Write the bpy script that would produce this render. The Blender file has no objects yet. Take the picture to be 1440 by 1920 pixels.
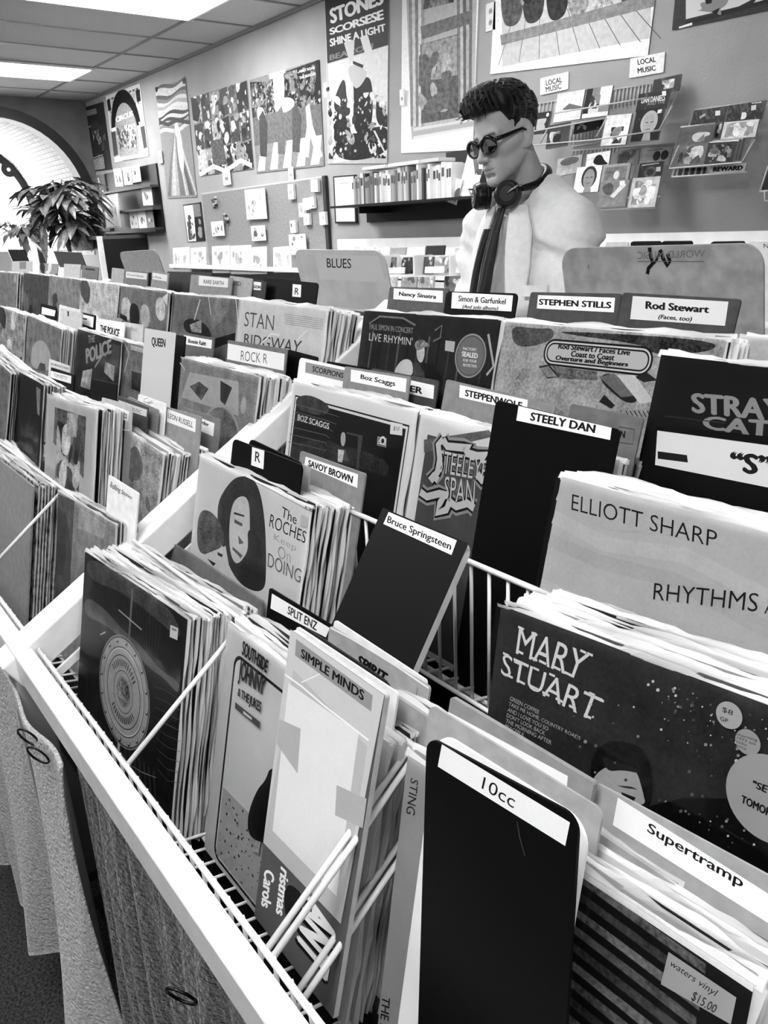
import bpy, bmesh, math, random
import numpy as np
from mathutils import Matrix, Vector
C = bpy.context.scene.collection
R = math.radians
rnd = random.Random(7)

# ---------------------------------------------------------------- camera, world, exposure
CAM = Vector((0, 0, 1.5))
YAW, PITCH, ROLL, FPX = R(52.59086), R(20.17861), R(-2.27727), 1460.0
cf = Vector((-math.sin(YAW)*math.cos(PITCH), math.cos(YAW)*math.cos(PITCH), -math.sin(PITCH)))
cr0 = Vector((math.cos(YAW), math.sin(YAW), 0)); cu0 = cr0.cross(cf)
cr = math.cos(ROLL)*cr0 + math.sin(ROLL)*cu0
cu = -math.sin(ROLL)*cr0 + math.cos(ROLL)*cu0
cd = bpy.data.cameras.new('camera'); co = bpy.data.objects.new('camera', cd); C.objects.link(co)
cd.sensor_fit = 'VERTICAL'; cd.sensor_height = 24; cd.lens = 24*FPX/1920; cd.clip_start = .02
co.matrix_world = Matrix(((cr.x, cu.x, -cf.x, CAM.x), (cr.y, cu.y, -cf.y, CAM.y), (cr.z, cu.z, -cf.z, CAM.z), (0, 0, 0, 1)))
bpy.context.scene.camera = co
vs = bpy.context.scene.view_settings
vs.view_transform = 'Standard'; vs.look = 'None'; vs.gamma = 1; vs.use_curve_mapping = False
vs.exposure = 1.5
W = bpy.data.worlds.new('daylight'); bpy.context.scene.world = W; W.use_nodes = True
W.node_tree.nodes['Background'].inputs[0].default_value = (1, 1, 1, 1)
W.node_tree.nodes['Background'].inputs[1].default_value = 3.0
LAMP = 9.0                      # strength of the fluorescent panels

def ray(px, py):
    return ((px-720)*cr - (py-960)*cu)/FPX + cf
def at(px, py, x=None, y=None, z=None):
    d = ray(px, py)
    t = x/d.x if x is not None else y/d.y if y is not None else (z-1.5)/d.z
    return CAM + d*t

# ---------------------------------------------------------------- materials
def lin(g):
    return g/12.92 if g <= .04045 else ((g+.055)/1.055)**2.4
_M = {}
def nd(t, k, **kw):
    n = t.nodes.new(k)
    for a, b in kw.items(): setattr(n, a, b)
    return n
def mat(name, g, rough=.6, noise=0, scale=40, bump=0, bscale=200, metal=0, coat=0, spec=.4, emit=0, rand=None, stretch=None, alpha=1, sheen=0):
    key = (name, g, rough, noise, scale, bump, bscale, metal, coat, emit)
    if key in _M: return _M[key]
    m = bpy.data.materials.new(name); m.use_nodes = True; t = m.node_tree
    b = t.nodes['Principled BSDF']; v = lin(g)
    b.inputs['Base Color'].default_value = (v, v, v, 1); b.inputs['Roughness'].default_value = rough
    b.inputs['Metallic'].default_value = metal; b.inputs['Specular IOR Level'].default_value = spec
    b.inputs['Coat Weight'].default_value = coat; b.inputs['Coat Roughness'].default_value = .08
    b.inputs['Sheen Weight'].default_value = sheen
    if emit:
        b.inputs['Emission Color'].default_value = (1, 1, 1, 1); b.inputs['Emission Strength'].default_value = emit
    tc = nd(t, 'ShaderNodeTexCoord'); src = tc.outputs['Object']
    if stretch:
        mp = nd(t, 'ShaderNodeMapping'); mp.inputs['Scale'].default_value = stretch
        t.links.new(src, mp.inputs['Vector']); src = mp.outputs['Vector']
    if noise:
        n = nd(t, 'ShaderNodeTexNoise'); n.inputs['Scale'].default_value = scale; n.inputs['Detail'].default_value = 5
        t.links.new(src, n.inputs['Vector'])
        r = nd(t, 'ShaderNodeValToRGB'); lo, hi = lin(max(0, g-noise)), lin(min(1, g+noise))
        r.color_ramp.elements[0].position = .35; r.color_ramp.elements[1].position = .65
        r.color_ramp.elements[0].color = (lo, lo, lo, 1); r.color_ramp.elements[1].color = (hi, hi, hi, 1)
        t.links.new(n.outputs['Fac'], r.inputs['Fac']); t.links.new(r.outputs['Color'], b.inputs['Base Color'])
    if rand:
        oi = nd(t, 'ShaderNodeObjectInfo'); r = nd(t, 'ShaderNodeValToRGB'); r.color_ramp.interpolation = 'CONSTANT'
        for i, q in enumerate(rand):
            e = r.color_ramp.elements[i] if i < 2 else r.color_ramp.elements.new(i/len(rand))
            e.position = i/len(rand); e.color = (lin(q), lin(q), lin(q), 1)
        t.links.new(oi.outputs['Random'], r.inputs['Fac']); t.links.new(r.outputs['Color'], b.inputs['Base Color'])
    if bump:
        n = nd(t, 'ShaderNodeTexNoise'); n.inputs['Scale'].default_value = bscale; n.inputs['Detail'].default_value = 4
        t.links.new(src, n.inputs['Vector'])
        bp = nd(t, 'ShaderNodeBump'); bp.inputs['Strength'].default_value = bump; bp.inputs['Distance'].default_value = .01
        t.links.new(n.outputs['Fac'], bp.inputs['Height'])
        t.links.new(bp.outputs['Normal'], b.inputs['Normal'])
        if coat: t.links.new(bp.outputs['Normal'], b.inputs['Coat Normal'])
    if alpha < 1: b.inputs['Alpha'].default_value = alpha
    _M[key] = m
    return m
def print_mat(name, rough, coat, wrinkle):
    """printed surface: grey from the face attribute, alpha = amount of print grain; a coat for plastic sleeves"""
    m = bpy.data.materials.new(name); m.use_nodes = True; t = m.node_tree; b = t.nodes['Principled BSDF']
    a = nd(t, 'ShaderNodeAttribute', attribute_name='ink')
    tc = nd(t, 'ShaderNodeTexCoord'); n = nd(t, 'ShaderNodeTexNoise'); n.inputs['Scale'].default_value = 260; n.inputs['Detail'].default_value = 3
    t.links.new(tc.outputs['Object'], n.inputs['Vector'])
    n2 = nd(t, 'ShaderNodeTexNoise'); n2.inputs['Scale'].default_value = 38; n2.inputs['Detail'].default_value = 4
    t.links.new(tc.outputs['Object'], n2.inputs['Vector'])
    ad = nd(t, 'ShaderNodeMath', operation='ADD'); t.links.new(n.outputs['Fac'], ad.inputs[0]); t.links.new(n2.outputs['Fac'], ad.inputs[1])
    s = nd(t, 'ShaderNodeMath', operation='SUBTRACT'); t.links.new(ad.outputs[0], s.inputs[0]); s.inputs[1].default_value = 1.0
    k = nd(t, 'ShaderNodeMath', operation='MULTIPLY'); t.links.new(s.outputs[0], k.inputs[0]); t.links.new(a.outputs['Alpha'], k.inputs[1])
    k2 = nd(t, 'ShaderNodeMath', operation='MULTIPLY_ADD'); k2.inputs[1].default_value = 5.0; k2.inputs[2].default_value = 1.0
    t.links.new(k.outputs[0], k2.inputs[0]); k2.use_clamp = False
    mx = nd(t, 'ShaderNodeMath', operation='MAXIMUM'); t.links.new(k2.outputs[0], mx.inputs[0]); mx.inputs[1].default_value = .05
    mu = nd(t, 'ShaderNodeVectorMath', operation='SCALE'); t.links.new(a.outputs['Color'], mu.inputs[0]); t.links.new(mx.outputs[0], mu.inputs['Scale'])
    t.links.new(mu.outputs[0], b.inputs['Base Color'])
    b.inputs['Roughness'].default_value = rough; b.inputs['Specular IOR Level'].default_value = .18
    b.inputs['Coat Weight'].default_value = coat; b.inputs['Coat Roughness'].default_value = .1
    if wrinkle:
        w = nd(t, 'ShaderNodeTexNoise'); w.inputs['Scale'].default_value = 9; w.inputs['Detail'].default_value = 3; w.inputs['Distortion'].default_value = 1.2
        t.links.new(tc.outputs['Object'], w.inputs['Vector'])
        bp = nd(t, 'ShaderNodeBump'); bp.inputs['Strength'].default_value = wrinkle; bp.inputs['Distance'].default_value = .02
        t.links.new(w.outputs['Fac'], bp.inputs['Height']); t.links.new(bp.outputs['Normal'], b.inputs['Coat Normal'])
    return m
INK = print_mat('printed_paper', .55, 0, 0)
INKP = print_mat('printed_cover_in_plastic', .45, .12, .45)

# ---------------------------------------------------------------- mesh helpers
class MB:
    def __init__(s): s.v = []; s.f = []; s.g = []; s.smooth = False
    def quad(s, *p, g=(.5, 0)):
        n = len(s.v); s.v += [tuple(q) for q in p]; s.f.append(tuple(range(n, n+len(p)))); s.g.append(g)
    def box(s, a, b):
        x0, y0, z0 = a; x1, y1, z1 = b; n = len(s.v)
        s.v += [(x0,y0,z0),(x1,y0,z0),(x1,y1,z0),(x0,y1,z0),(x0,y0,z1),(x1,y0,z1),(x1,y1,z1),(x0,y1,z1)]
        for q in ((0,3,2,1),(4,5,6,7),(0,1,5,4),(1,2,6,5),(2,3,7,6),(3,0,4,7)): s.f.append(tuple(n+i for i in q)); s.g.append((.5, 0))
        return s
    def beam(s, p, q, w, h, up=(0, 0, 1)):
        p, q = Vector(p), Vector(q); d = (q-p).normalized(); sd = d.cross(Vector(up)).normalized(); u = sd.cross(d)
        n = len(s.v)
        for o in (p, q):
            for i, j in ((-1,-1),(1,-1),(1,1),(-1,1)): s.v.append(tuple(o+sd*w/2*i+u*h/2*j))
        for f in ((3,2,1,0),(4,5,6,7),(0,1,5,4),(1,2,6,5),(2,3,7,6),(3,0,4,7)): s.f.append(tuple(n+i for i in f)); s.g.append((.5,0))
        return s
    def tube(s, pts, r, k=8, cap=True):
        pts = [Vector(p) for p in pts]; n = len(s.v); ref = None
        for i, p in enumerate(pts):
            d = (pts[min(i+1, len(pts)-1)]-pts[max(i-1, 0)]).normalized()
            if ref is None: ref = d.orthogonal().normalized()
            ref = (ref-d*ref.dot(d)).normalized(); b = d.cross(ref)
            rr = r[i] if isinstance(r, (list, tuple)) else r
            for j in range(k):
                a = 2*math.pi*j/k; s.v.append(tuple(p+(ref*math.cos(a)+b*math.sin(a))*rr))
        for i in range(len(pts)-1):
            for j in range(k):
                s.f.append((n+i*k+j, n+i*k+(j+1)%k, n+(i+1)*k+(j+1)%k, n+(i+1)*k+j)); s.g.append((.5,0))
        if cap:
            s.f.append(tuple(n+j for j in range(k))[::-1]); s.f.append(tuple(n+(len(pts)-1)*k+j for j in range(k))); s.g += [(.5,0)]*2
        return s
    def prism(s, poly, y0, y1):
        """polygon in local x,z extruded along y"""
        n = len(s.v); k = len(poly)
        s.v += [(x, y0, z) for x, z in poly] + [(x, y1, z) for x, z in poly]
        s.f.append(tuple(range(n, n+k))); s.f.append(tuple(range(n+2*k-1, n+k-1, -1)))
        for i in range(k): j = (i+1) % k; s.f.append((n+i, n+k+i, n+k+j, n+j))
        s.g += [(.5,0)]*(k+2)
        return s
    def build(s, name, m, parent=None, ink=False, smooth=False, bevel=0):
        me = bpy.data.meshes.new(name); me.from_pydata(s.v, [], s.f); me.update()
        if ink:
            a = me.attributes.new('ink', 'FLOAT_COLOR', 'CORNER'); d = []
            for p in me.polygons:
                g, nz = s.g[p.index]; q = lin(g); d += [q, q, q, nz]*p.loop_total
            a.data.foreach_set('color', d)
        if smooth or s.smooth: me.polygons.foreach_set('use_smooth', [True]*len(me.polygons))
        me.materials.append(m)
        o = bpy.data.objects.new(name, me); C.objects.link(o)
        if parent is not None: o.parent = parent
        if bevel:
            b = o.modifiers.new('bevel', 'BEVEL'); b.width = bevel; b.segments = 2; b.limit_method = 'ANGLE'
        return o
def tag(o, label, cat, group=None, kind=None):
    if label: o['label'] = label
    if cat: o['category'] = cat
    if group: o['group'] = group
    if kind: o['kind'] = kind
    return o
def empty(name, loc=(0, 0, 0), label=None, cat=None, group=None):
    o = bpy.data.objects.new(name, None); C.objects.link(o); o.location = loc; o.empty_display_size = .05
    return tag(o, label, cat, group)
def struct(o): o['kind'] = 'structure'; return o
def rrect(w, h, r, n=6, corners=(1, 1, 1, 1), x0=0, z0=0):
    """rounded rectangle, corners BL BR TR TL"""
    out = []
    for (cx, cz, a0), on in zip(((0, 0, 180), (w, 0, 270), (w, h, 0), (0, h, 90)), corners):
        if not on or r <= 0: out.append((x0+cx, z0+cz)); continue
        ox = cx + (r if cx == 0 else -r); oz = cz + (r if cz == 0 else -r)
        for i in range(n+1):
            a = R(a0+90*i/n); out.append((x0+ox+r*math.cos(a), z0+oz+r*math.sin(a)))
    return out

# ---------------------------------------------------------------- lettering
_T = {}
def glyphs(s, bold=0, shear=0, space=1.0, line=1.0, align='LEFT'):
    key = (s, bold, shear, space, line, align)
    if key in _T: return _T[key]
    cv = bpy.data.curves.new('t', 'FONT'); cv.body = s; cv.size = 1; cv.offset = min(bold, 0); cv.shear = shear; cv.space_character = space; cv.space_line = line
    cv.align_x = align; cv.resolution_u = 3
    o = bpy.data.objects.new('t', cv); C.objects.link(o)
    bpy.context.view_layer.update()
    me = bpy.data.meshes.new_from_object(o.evaluated_get(bpy.context.evaluated_depsgraph_get()))
    v = [(p.co.x, p.co.y) for p in me.vertices]; f = [tuple(p.vertices) for p in me.polygons]
    if bold > 0:      # heavier strokes: the same outline laid a few times side by side
        v0, f0 = v, f; v, f = [], []; e = bold*.95; lay = []
        for dx, dy in ((-e, 0), (e, 0), (0, -e*.55), (0, e*.55), (-e*.5, e*.3), (e*.5, -e*.3)):
            k = len(v); v = v+[(a+dx, b+dy) for a, b in v0]; lay += [len(lay) and lay[-1]+1]*len(v0); f = f+[tuple(i+k for i in q) for q in f0]
    bpy.data.objects.remove(o); bpy.data.curves.remove(cv); bpy.data.meshes.remove(me)
    if bold <= 0: lay = [0]*len(v)
    xs = [a for a, b in v] or [0]; ys = [b for a, b in v] or [0]
    x0, x1, y0, y1 = min(xs), max(xs), min(ys), max(ys)
    v = [((a-x0)/max(x1-x0, 1e-6), (b-y0)/max(y1-y0, 1e-6), q) for (a, b), q in zip(v, lay)]
    _T[key] = (v, f)
    return v, f

# ---------------------------------------------------------------- flat things: cards, covers, posters, signs
def soften(q, n):
    for _ in range(n): q = [(q[i][0]*a+q[(i+1) % len(q)][0]*(1-a), q[i][1]*a+q[(i+1) % len(q)][1]*(1-a)) for i in range(len(q)) for a in (.75, .25)]
    return q
class Card:
    """a flat thing standing in space: top edge between two points, leaning back; art goes on its front"""
    def __init__(s, name, label, cat, TL, TR=None, y=None, x=None, z=None, w=None, h=.315, lean=13, t=.003, g=.5, r=0, corners=(0, 0, 1, 1), group=None,
                 m=None, ink=None, roll=None, bot=None, poly=None, floor=None, parent=None, back=0):
        ya, yb = y if isinstance(y, tuple) else (y, y)
        O = at(*TL, y=ya, z=z) if isinstance(TL, tuple) else TL
        if TR is not None:
            P = at(*TR, y=yb, z=z) if isinstance(TR, tuple) else TR; U = P-O
            ww = U.length; U.normalize()
        else: U = Vector((1, 0, 0)); ww = w
        if w is None: w = ww
        if TR is not None and back:      # right edge is the known one: keep width w going left from it
            O = P-U*w
        D = Vector((0, -math.sin(R(lean)), -math.cos(R(lean)))); D = (D-U*D.dot(U)).normalized()
        Z = -D; Y = Z.cross(U)
        s.O = O; s.U = U; s.Z = Z; s.Y = Y; s.w = w
        if floor is not None:
            zf, yf, sl = floor      # plane z = zf - sl*(y-yf)
            # O + D*q on plane
            q = (O.z-zf+sl*(O.y-yf))/(-(D.z+sl*D.y)); h = q
        if bot is not None:
            n = Y; d = ray(*bot); tt = (O-CAM).dot(n)/d.dot(n); h = (CAM+d*tt-O).dot(D)
        s.h = h; s.B = O+D*h; s.t = t; s.lay = 0
        s.M = Matrix(((U.x, Y.x, Z.x, s.B.x), (U.y, Y.y, Z.y, s.B.y), (U.z, Y.z, Z.z, s.B.z), (0, 0, 0, 1)))
        s.ink = ink or INK
        mb = MB().prism(poly(w, h) if poly else rrect(w, h, r, 6, corners), 0, t)
        s.o = mb.build(name, m or mat('grey_card', g, .6, .03, 60), parent)
        s.o.matrix_world = s.M
        if not parent: tag(s.o, label, cat, group)
        s.art = MB(); s.name = name
        s.txt = []; s.parts = {}
    def L(s, px, py):
        d = ray(px, py); tt = (s.B-CAM).dot(s.Y)/d.dot(s.Y); p = CAM+d*tt-s.B
        return p.dot(s.U), p.dot(s.Z)
    def _y(s):
        s.lay += 1; return -.00015-.000014*s.lay
    def add(s, pts, g, nz=0, part=None, clip=False):
        mb = s.parts.setdefault(part, MB()) if part else s.art
        y = s._y()
        if clip: pts = [(min(max(a, 0), s.w), min(max(b, 0), s.h)) for a, b in pts]
        mb.quad(*[(a, y, b) for a, b in pts], g=(g, nz))
    def P(s, g, *px, nz=0, part=None, clip=True, soft=None):
        q = [s.L(*p) for p in px]
        s.add(soften(q, 3) if (len(q) >= 5 if soft is None else soft) else q, g, nz, part, clip)
    def uv(s, g, *pts, nz=0, part=None, clip=True):
        s.add([(a*s.w, b*s.h) for a, b in pts], g, nz, part, clip)
    def fill(s, g, nz=0, m=0): s.uv(g, (m, m), (1-m, m), (1-m, 1-m), (m, 1-m), nz=nz)
    def ell(s, g, cx, cy, rx, ry, nz=0, n=28, a0=0, a1=360, rot=0, part=None, ring=0, clip=True):
        """ellipse in 0..1 of the card; ring > 0 leaves a hole of that fraction"""
        pts = [(cx*s.w+s.w*(rx*math.cos(R(a0+(a1-a0)*i/n))*math.cos(rot)-ry*math.sin(R(a0+(a1-a0)*i/n))*math.sin(rot)),
                cy*s.h+s.w*(rx*math.cos(R(a0+(a1-a0)*i/n))*math.sin(rot)+ry*math.sin(R(a0+(a1-a0)*i/n))*math.cos(rot))) for i in range(n+(a1-a0 < 360))]
        if ring:
            mb = s.parts.setdefault(part, MB()) if part else s.art; y = s._y(); c = (cx*s.w, cy*s.h); k = len(pts)
            for i in range(k if a1-a0 >= 360 else k-1):
                a, b = pts[i], pts[(i+1) % k]; q = lambda p: (c[0]+(p[0]-c[0])*ring, c[1]+(p[1]-c[1])*ring)
                a2, b2 = q(a), q(b); mb.quad(*[(p, y, z) for p, z in (a, b, b2, a2)], g=(g, nz))
        else: s.add(pts, g, nz, part, clip)
    def line(s, g, pts, w, px=True, nz=0, part=None):
        """stroke through points"""
        q = [Vector(s.L(*p)) if px else Vector((p[0]*s.w, p[1]*s.h)) for p in pts]; y = s._y()
        mb = s.parts.setdefault(part, MB()) if part else s.art
        off = []
        for i in range(len(q)):
            d = q[min(i+1, len(q)-1)]-q[max(i-1, 0)]; n = Vector((-d.y, d.x)).normalized()*w/2
            off.append((q[i]+n, q[i]-n))
        for i in range(len(q)-1):
            mb.quad(*[(p.x, y, p.y) for p in (off[i][0], off[i+1][0], off[i+1][1], off[i][1])], g=(g, nz))
    def blots(s, n, grays, size, box=(0, 0, 1, 1), nz=.1, seed=0, asp=1.6, k=7):
        r = random.Random(seed+len(s.name)); mb = s.art
        for i in range(n):
            cx = r.uniform(box[0], box[2])*s.w; cy = r.uniform(box[1], box[3])*s.h; a = size*r.uniform(.4, 1.2); b = a*r.uniform(.4, asp); ro = r.uniform(0, 3)
            y = s._y() if i % 4 == 0 else -.00015-.000014*s.lay-.000003*(i % 4)
            g = r.choice(grays); pts = []
            for j in range(k):
                an = 2*math.pi*j/k; q = r.uniform(.6, 1.15); px = a*q*math.cos(an); pz = b*q*math.sin(an)
                pts.append((min(max(cx+px*math.cos(ro)-pz*math.sin(ro), box[0]*s.w), box[2]*s.w), y, min(max(cy+px*math.sin(ro)+pz*math.cos(ro), box[1]*s.h), box[3]*s.h)))
            p2 = soften([(p[0], p[2]) for p in pts], 1); mb.quad(*[(p[0], y, p[1]) for p in p2], g=(g, nz))
    def text(s, string, quad, g=.03, bold=0, shear=0, px=True, line=1.0, align='LEFT', space=1.0, part='lettering'):
        """quad = TL TR BR BL corners the lettering's box fills"""
        q = [s.L(*p) if px else (p[0]*s.w, p[1]*s.h) for p in quad]; v, f = glyphs(string, bold*1.65 if bold > 0 else bold, shear, space, line, align); y = s._y()
        mb = s.parts.setdefault(part, MB()); n = len(mb.v)
        for a, b, q_ in v:
            X = [q[3][i]*(1-a)*(1-b)+q[2][i]*a*(1-b)+q[1][i]*a*b+q[0][i]*(1-a)*b for i in (0, 1)]
            mb.v.append((X[0], y-.000014-.000012*q_, X[1]))
        s.lay += 8
        for k in f: mb.f.append(tuple(n+i for i in k)); mb.g.append((g, 0))
    def tx(s, string, x0, z0, x1, z1, g=.03, **k):
        s.text(string, ((x0, z1), (x1, z1), (x1, z0), (x0, z0)), g, px=False, **k)
    def done(s, art='cover_art'):
        if s.art.f: s.art.build(art, s.ink, s.o, ink=True)
        for p, mb in s.parts.items(): mb.build(p, INK if p in ('lettering', 'price_sticker', 'paper_label') else s.ink, s.o, ink=True)
        return s.o
# ---------------------------------------------------------------- room shell
WX, WY, CZ = -8.95, 3.18, 2.825        # far wall, poster wall, ceiling height
FX, FY = 3.2, -3.0                     # walls behind the camera
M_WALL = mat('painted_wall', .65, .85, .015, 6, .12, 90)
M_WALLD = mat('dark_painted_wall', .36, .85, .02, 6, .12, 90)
M_WHITE = mat('white_paint', .93, .4, .02, 12)
M_BLACK = mat('black_paint', .07, .45)
M_CARPET = mat('speckled_carpet', .13, .95, .12, 170, 1.0, 190)
struct(MB().box((WX-.2, FY-.2, -.1), (FX+.2, WY+.2, 0)).build('floor', M_CARPET))
struct(MB().box((WX-.2, WY, 0), (FX+.2, WY+.15, CZ+.1)).build('wall_back', M_WALL))
struct(MB().box((FX, FY-.1, 0), (FX+.15, WY, CZ+.1)).build('wall_right', M_WALL))
struct(MB().box((WX, FY-.15, 0), (FX, FY, CZ+.1)).build('wall_front', M_WALL))
struct(MB().box((WX, WY-.012, 0), (FX, WY, .1)).build('baseboard_back', M_BLACK))
# far wall with an arched opening
AC, AZ, AR = 2.25, 1.84, .80
def arch(r, n=28, base=0.0, c=AC):
    return [(c-r, base)] + [(c+r*math.cos(R(180-180*i/n)), AZ+r*math.sin(R(180-180*i/n))) for i in range(n+1)] + [(c+r, base)]
def xprism(mb, poly, x0, x1, closed=True):
    """(y,z) polygon strip between x0 and x1 (side faces only)"""
    n = len(mb.v); k = len(poly)
    mb.v += [(x0, a, b) for a, b in poly] + [(x1, a, b) for a, b in poly]
    for i in range(k-1+closed): j = (i+1) % k; mb.f.append((n+i, n+j, n+k+j, n+k+i)); mb.g.append((.5, 0))
def ringface(mb, pin, pout, x):
    n = len(mb.v); k = len(pin); mb.v += [(x, a, b) for a, b in pin]+[(x, a, b) for a, b in pout]
    for i in range(k-1): mb.f.append((n+i, n+i+1, n+k+i+1, n+k+i)); mb.g.append((.5, 0))
wl = MB(); ar = arch(AR, base=.9); A2 = [(AC-AR, .9)]+ar[1:-1]+[(AC+AR, .9)]
for x in (WX, WX-.15):
    # fan the wall around the opening
    wl.quad((x, FY, 0), (x, WY, 0), (x, WY, .9), (x, FY, .9)); wl.quad((x, FY, .9), (x, AC-AR, .9), (x, AC-AR, AZ), (x, FY, AZ))
    wl.quad((x, AC+AR, .9), (x, WY, .9), (x, WY, AZ), (x, AC+AR, AZ))
    wl.quad((x, FY, AZ), (x, AC-AR, AZ), (x, AC-AR, CZ), (x, FY, CZ)); wl.quad((x, AC+AR, AZ), (x, WY, AZ), (x, WY, CZ), (x, AC+AR, CZ))
    aa = arch(AR)[1:-1]
    for (p, q) in zip(aa, aa[1:]): wl.quad((x, p[0], p[1]), (x, q[0], q[1]), (x, q[0], CZ), (x, p[0], CZ))
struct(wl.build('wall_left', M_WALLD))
fr = MB()
pin, pout = arch(AR-.01, base=.9), arch(AR+.09, base=.9)
ringface(fr, pin, pout, WX+.03); xprism(fr, pin, WX+.03, WX-.16, False); xprism(fr, pout, WX+.03, WX, False)
wn = struct(fr.build('window_1', M_BLACK))
# vaulted brick porch beyond the opening
def brick_mat():
    m = bpy.data.materials.new('white_painted_brick'); m.use_nodes = True; t = m.node_tree; b = t.nodes['Principled BSDF']
    tc = nd(t, 'ShaderNodeTexCoord'); sp = nd(t, 'ShaderNodeSeparateXYZ'); t.links.new(tc.outputs['Object'], sp.inputs[0])
    an = nd(t, 'ShaderNodeMath', operation='ARCTAN2'); a1 = nd(t, 'ShaderNodeMath', operation='SUBTRACT'); a2 = nd(t, 'ShaderNodeMath', operation='SUBTRACT')
    a1.inputs[1].default_value = AC; a2.inputs[1].default_value = AZ; t.links.new(sp.outputs['Y'], a1.inputs[0]); t.links.new(sp.outputs['Z'], a2.inputs[0])
    t.links.new(a2.outputs[0], an.inputs[0]); t.links.new(a1.outputs[0], an.inputs[1])
    cb = nd(t, 'ShaderNodeCombineXYZ'); t.links.new(sp.outputs['X'], cb.inputs[0]); t.links.new(an.outputs[0], cb.inputs[1])
    bt = nd(t, 'ShaderNodeTexBrick'); bt.inputs['Scale'].default_value = 4.2; bt.inputs['Mortar Size'].default_value = .012
    bt.inputs['Color1'].default_value = (.80, .80, .80, 1); bt.inputs['Color2'].default_value = (.66, .66, .66, 1); bt.inputs['Mortar'].default_value = (.22, .22, .22, 1)
    t.links.new(cb.outputs[0], bt.inputs['Vector']); t.links.new(bt.outputs['Color'], b.inputs['Base Color']); b.inputs['Roughness'].default_value = .8
    return m
vb = MB(); av = arch(AR, base=0); xprism(vb, av, WX-.15, -10.9, False); vb.quad((WX-.15, AC-AR, 0), (WX-.15, AC+AR, 0), (-10.9, AC+AR, 0), (-10.9, AC-AR, 0))
struct(vb.build('wall_porch', brick_mat()))
f2 = MB(); pin, pout = arch(AR-.085, base=.75), arch(AR, base=.75); ringface(f2, pin, pout, -10.86); xprism(f2, pin, -10.86, -10.94, False)
f2.box((-10.92, AC-AR, 0), (-10.86, AC+AR, .78)); f2.box((-10.91, AC-.012, .78), (-10.88, AC+.012, AZ+AR-.08))
w2 = struct(f2.build('window_2', M_BLACK))
gm = bpy.data.materials.new('window_glass'); gm.use_nodes = True; t = gm.node_tree
tr = nd(t, 'ShaderNodeBsdfTransparent'); gl = nd(t, 'ShaderNodeBsdfGlossy'); gl.inputs['Roughness'].default_value = .02
mx = nd(t, 'ShaderNodeMixShader'); mx.inputs[0].default_value = .06
t.links.new(tr.outputs[0], mx.inputs[1]); t.links.new(gl.outputs[0], mx.inputs[2]); t.links.new(mx.outputs[0], t.nodes['Material Output'].inputs['Surface'])
g = MB(); g.quad(*[(-10.9, a, b) for a, b in arch(AR-.08, base=.75)]); g.build('glass', gm, w2)
# ceiling: lay-in tiles hanging in a T-bar grid
M_TILE = mat('ceiling_tile', .84, .95, .05, 120, .3, 160)
struct(MB().box((WX-.2, FY-.2, CZ), (FX+.2, WY+.2, CZ+.1)).build('ceiling', M_TILE))
tb = MB(); xg = [-5.41+.61*i for i in range(-6, 15)]; yg = [2.69-1.22*i for i in range(0, 5)]
for x in xg: tb.box((x-.012, FY, CZ-.006), (x+.012, WY, CZ))
for y in yg: tb.box((WX, y-.012, CZ-.0061), (FX, y+.012, CZ))
struct(tb.build('trim_1', mat('ceiling_grid_metal', .55, .5)))
struct(MB().box((WX, WY-.02, CZ-.022), (FX, WY, CZ)).build('trim_2', mat('wall_angle', .5, .6)))
M_LAMP = mat('fluorescent_diffuser', .9, .5, emit=LAMP)
M_DIM = mat('dim_fluorescent_diffuser', .9, .5, emit=LAMP*.5)  # half-strength panel added to brighten the jacket and discs
M_TUBE = mat('fluorescent_tube', .9, .5, emit=LAMP*1.3)
lab = {(-5.41, 1.47): ('wide ceiling light panel nearest the top edge, over the record racks', 'x'), (-7.85, 1.47): ('long fluorescent ceiling light near the arched window', 'x')}
k = 0
for x in (-7.85, -5.41, -2.97, -.53, 1.91):
    for y in (1.47, -.97):
        if y > 0 and x > -2: continue
        k += 1
        L = lab.get((x, y), ('ceiling light panel over the %s, out of the picture' % ('aisle in front of the racks' if y < 0 else 'racks nearer the camera'), ''))[0]
        e = empty('ceiling_light', (x+.305, y+.61, CZ), L, 'ceiling light', 'fluorescent ceiling lights')
        f = MB(); a, b = .285, .59
        for p, q in (((-a-.02, -b-.02), (a+.02, -b)), ((-a-.02, b), (a+.02, b+.02)), ((-a-.02, -b), (-a, b)), ((a, -b), (a+.02, b))): f.box((p[0], p[1], -.02), (q[0], q[1], 0))
        f.build('frame', M_WHITE, e)
        MB().box((-a, -b, -.012), (a, b, -.004)).build('diffuser', M_DIM if (x, y) == (-2.97, 1.47) else M_LAMP, e)
        if (x, y) in lab:
            for s in (-.13, .13): MB().tube([(s, -b+.05, -.03), (s, b-.05, -.03)], .014, 10).build('tube', M_TUBE, e)

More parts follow.
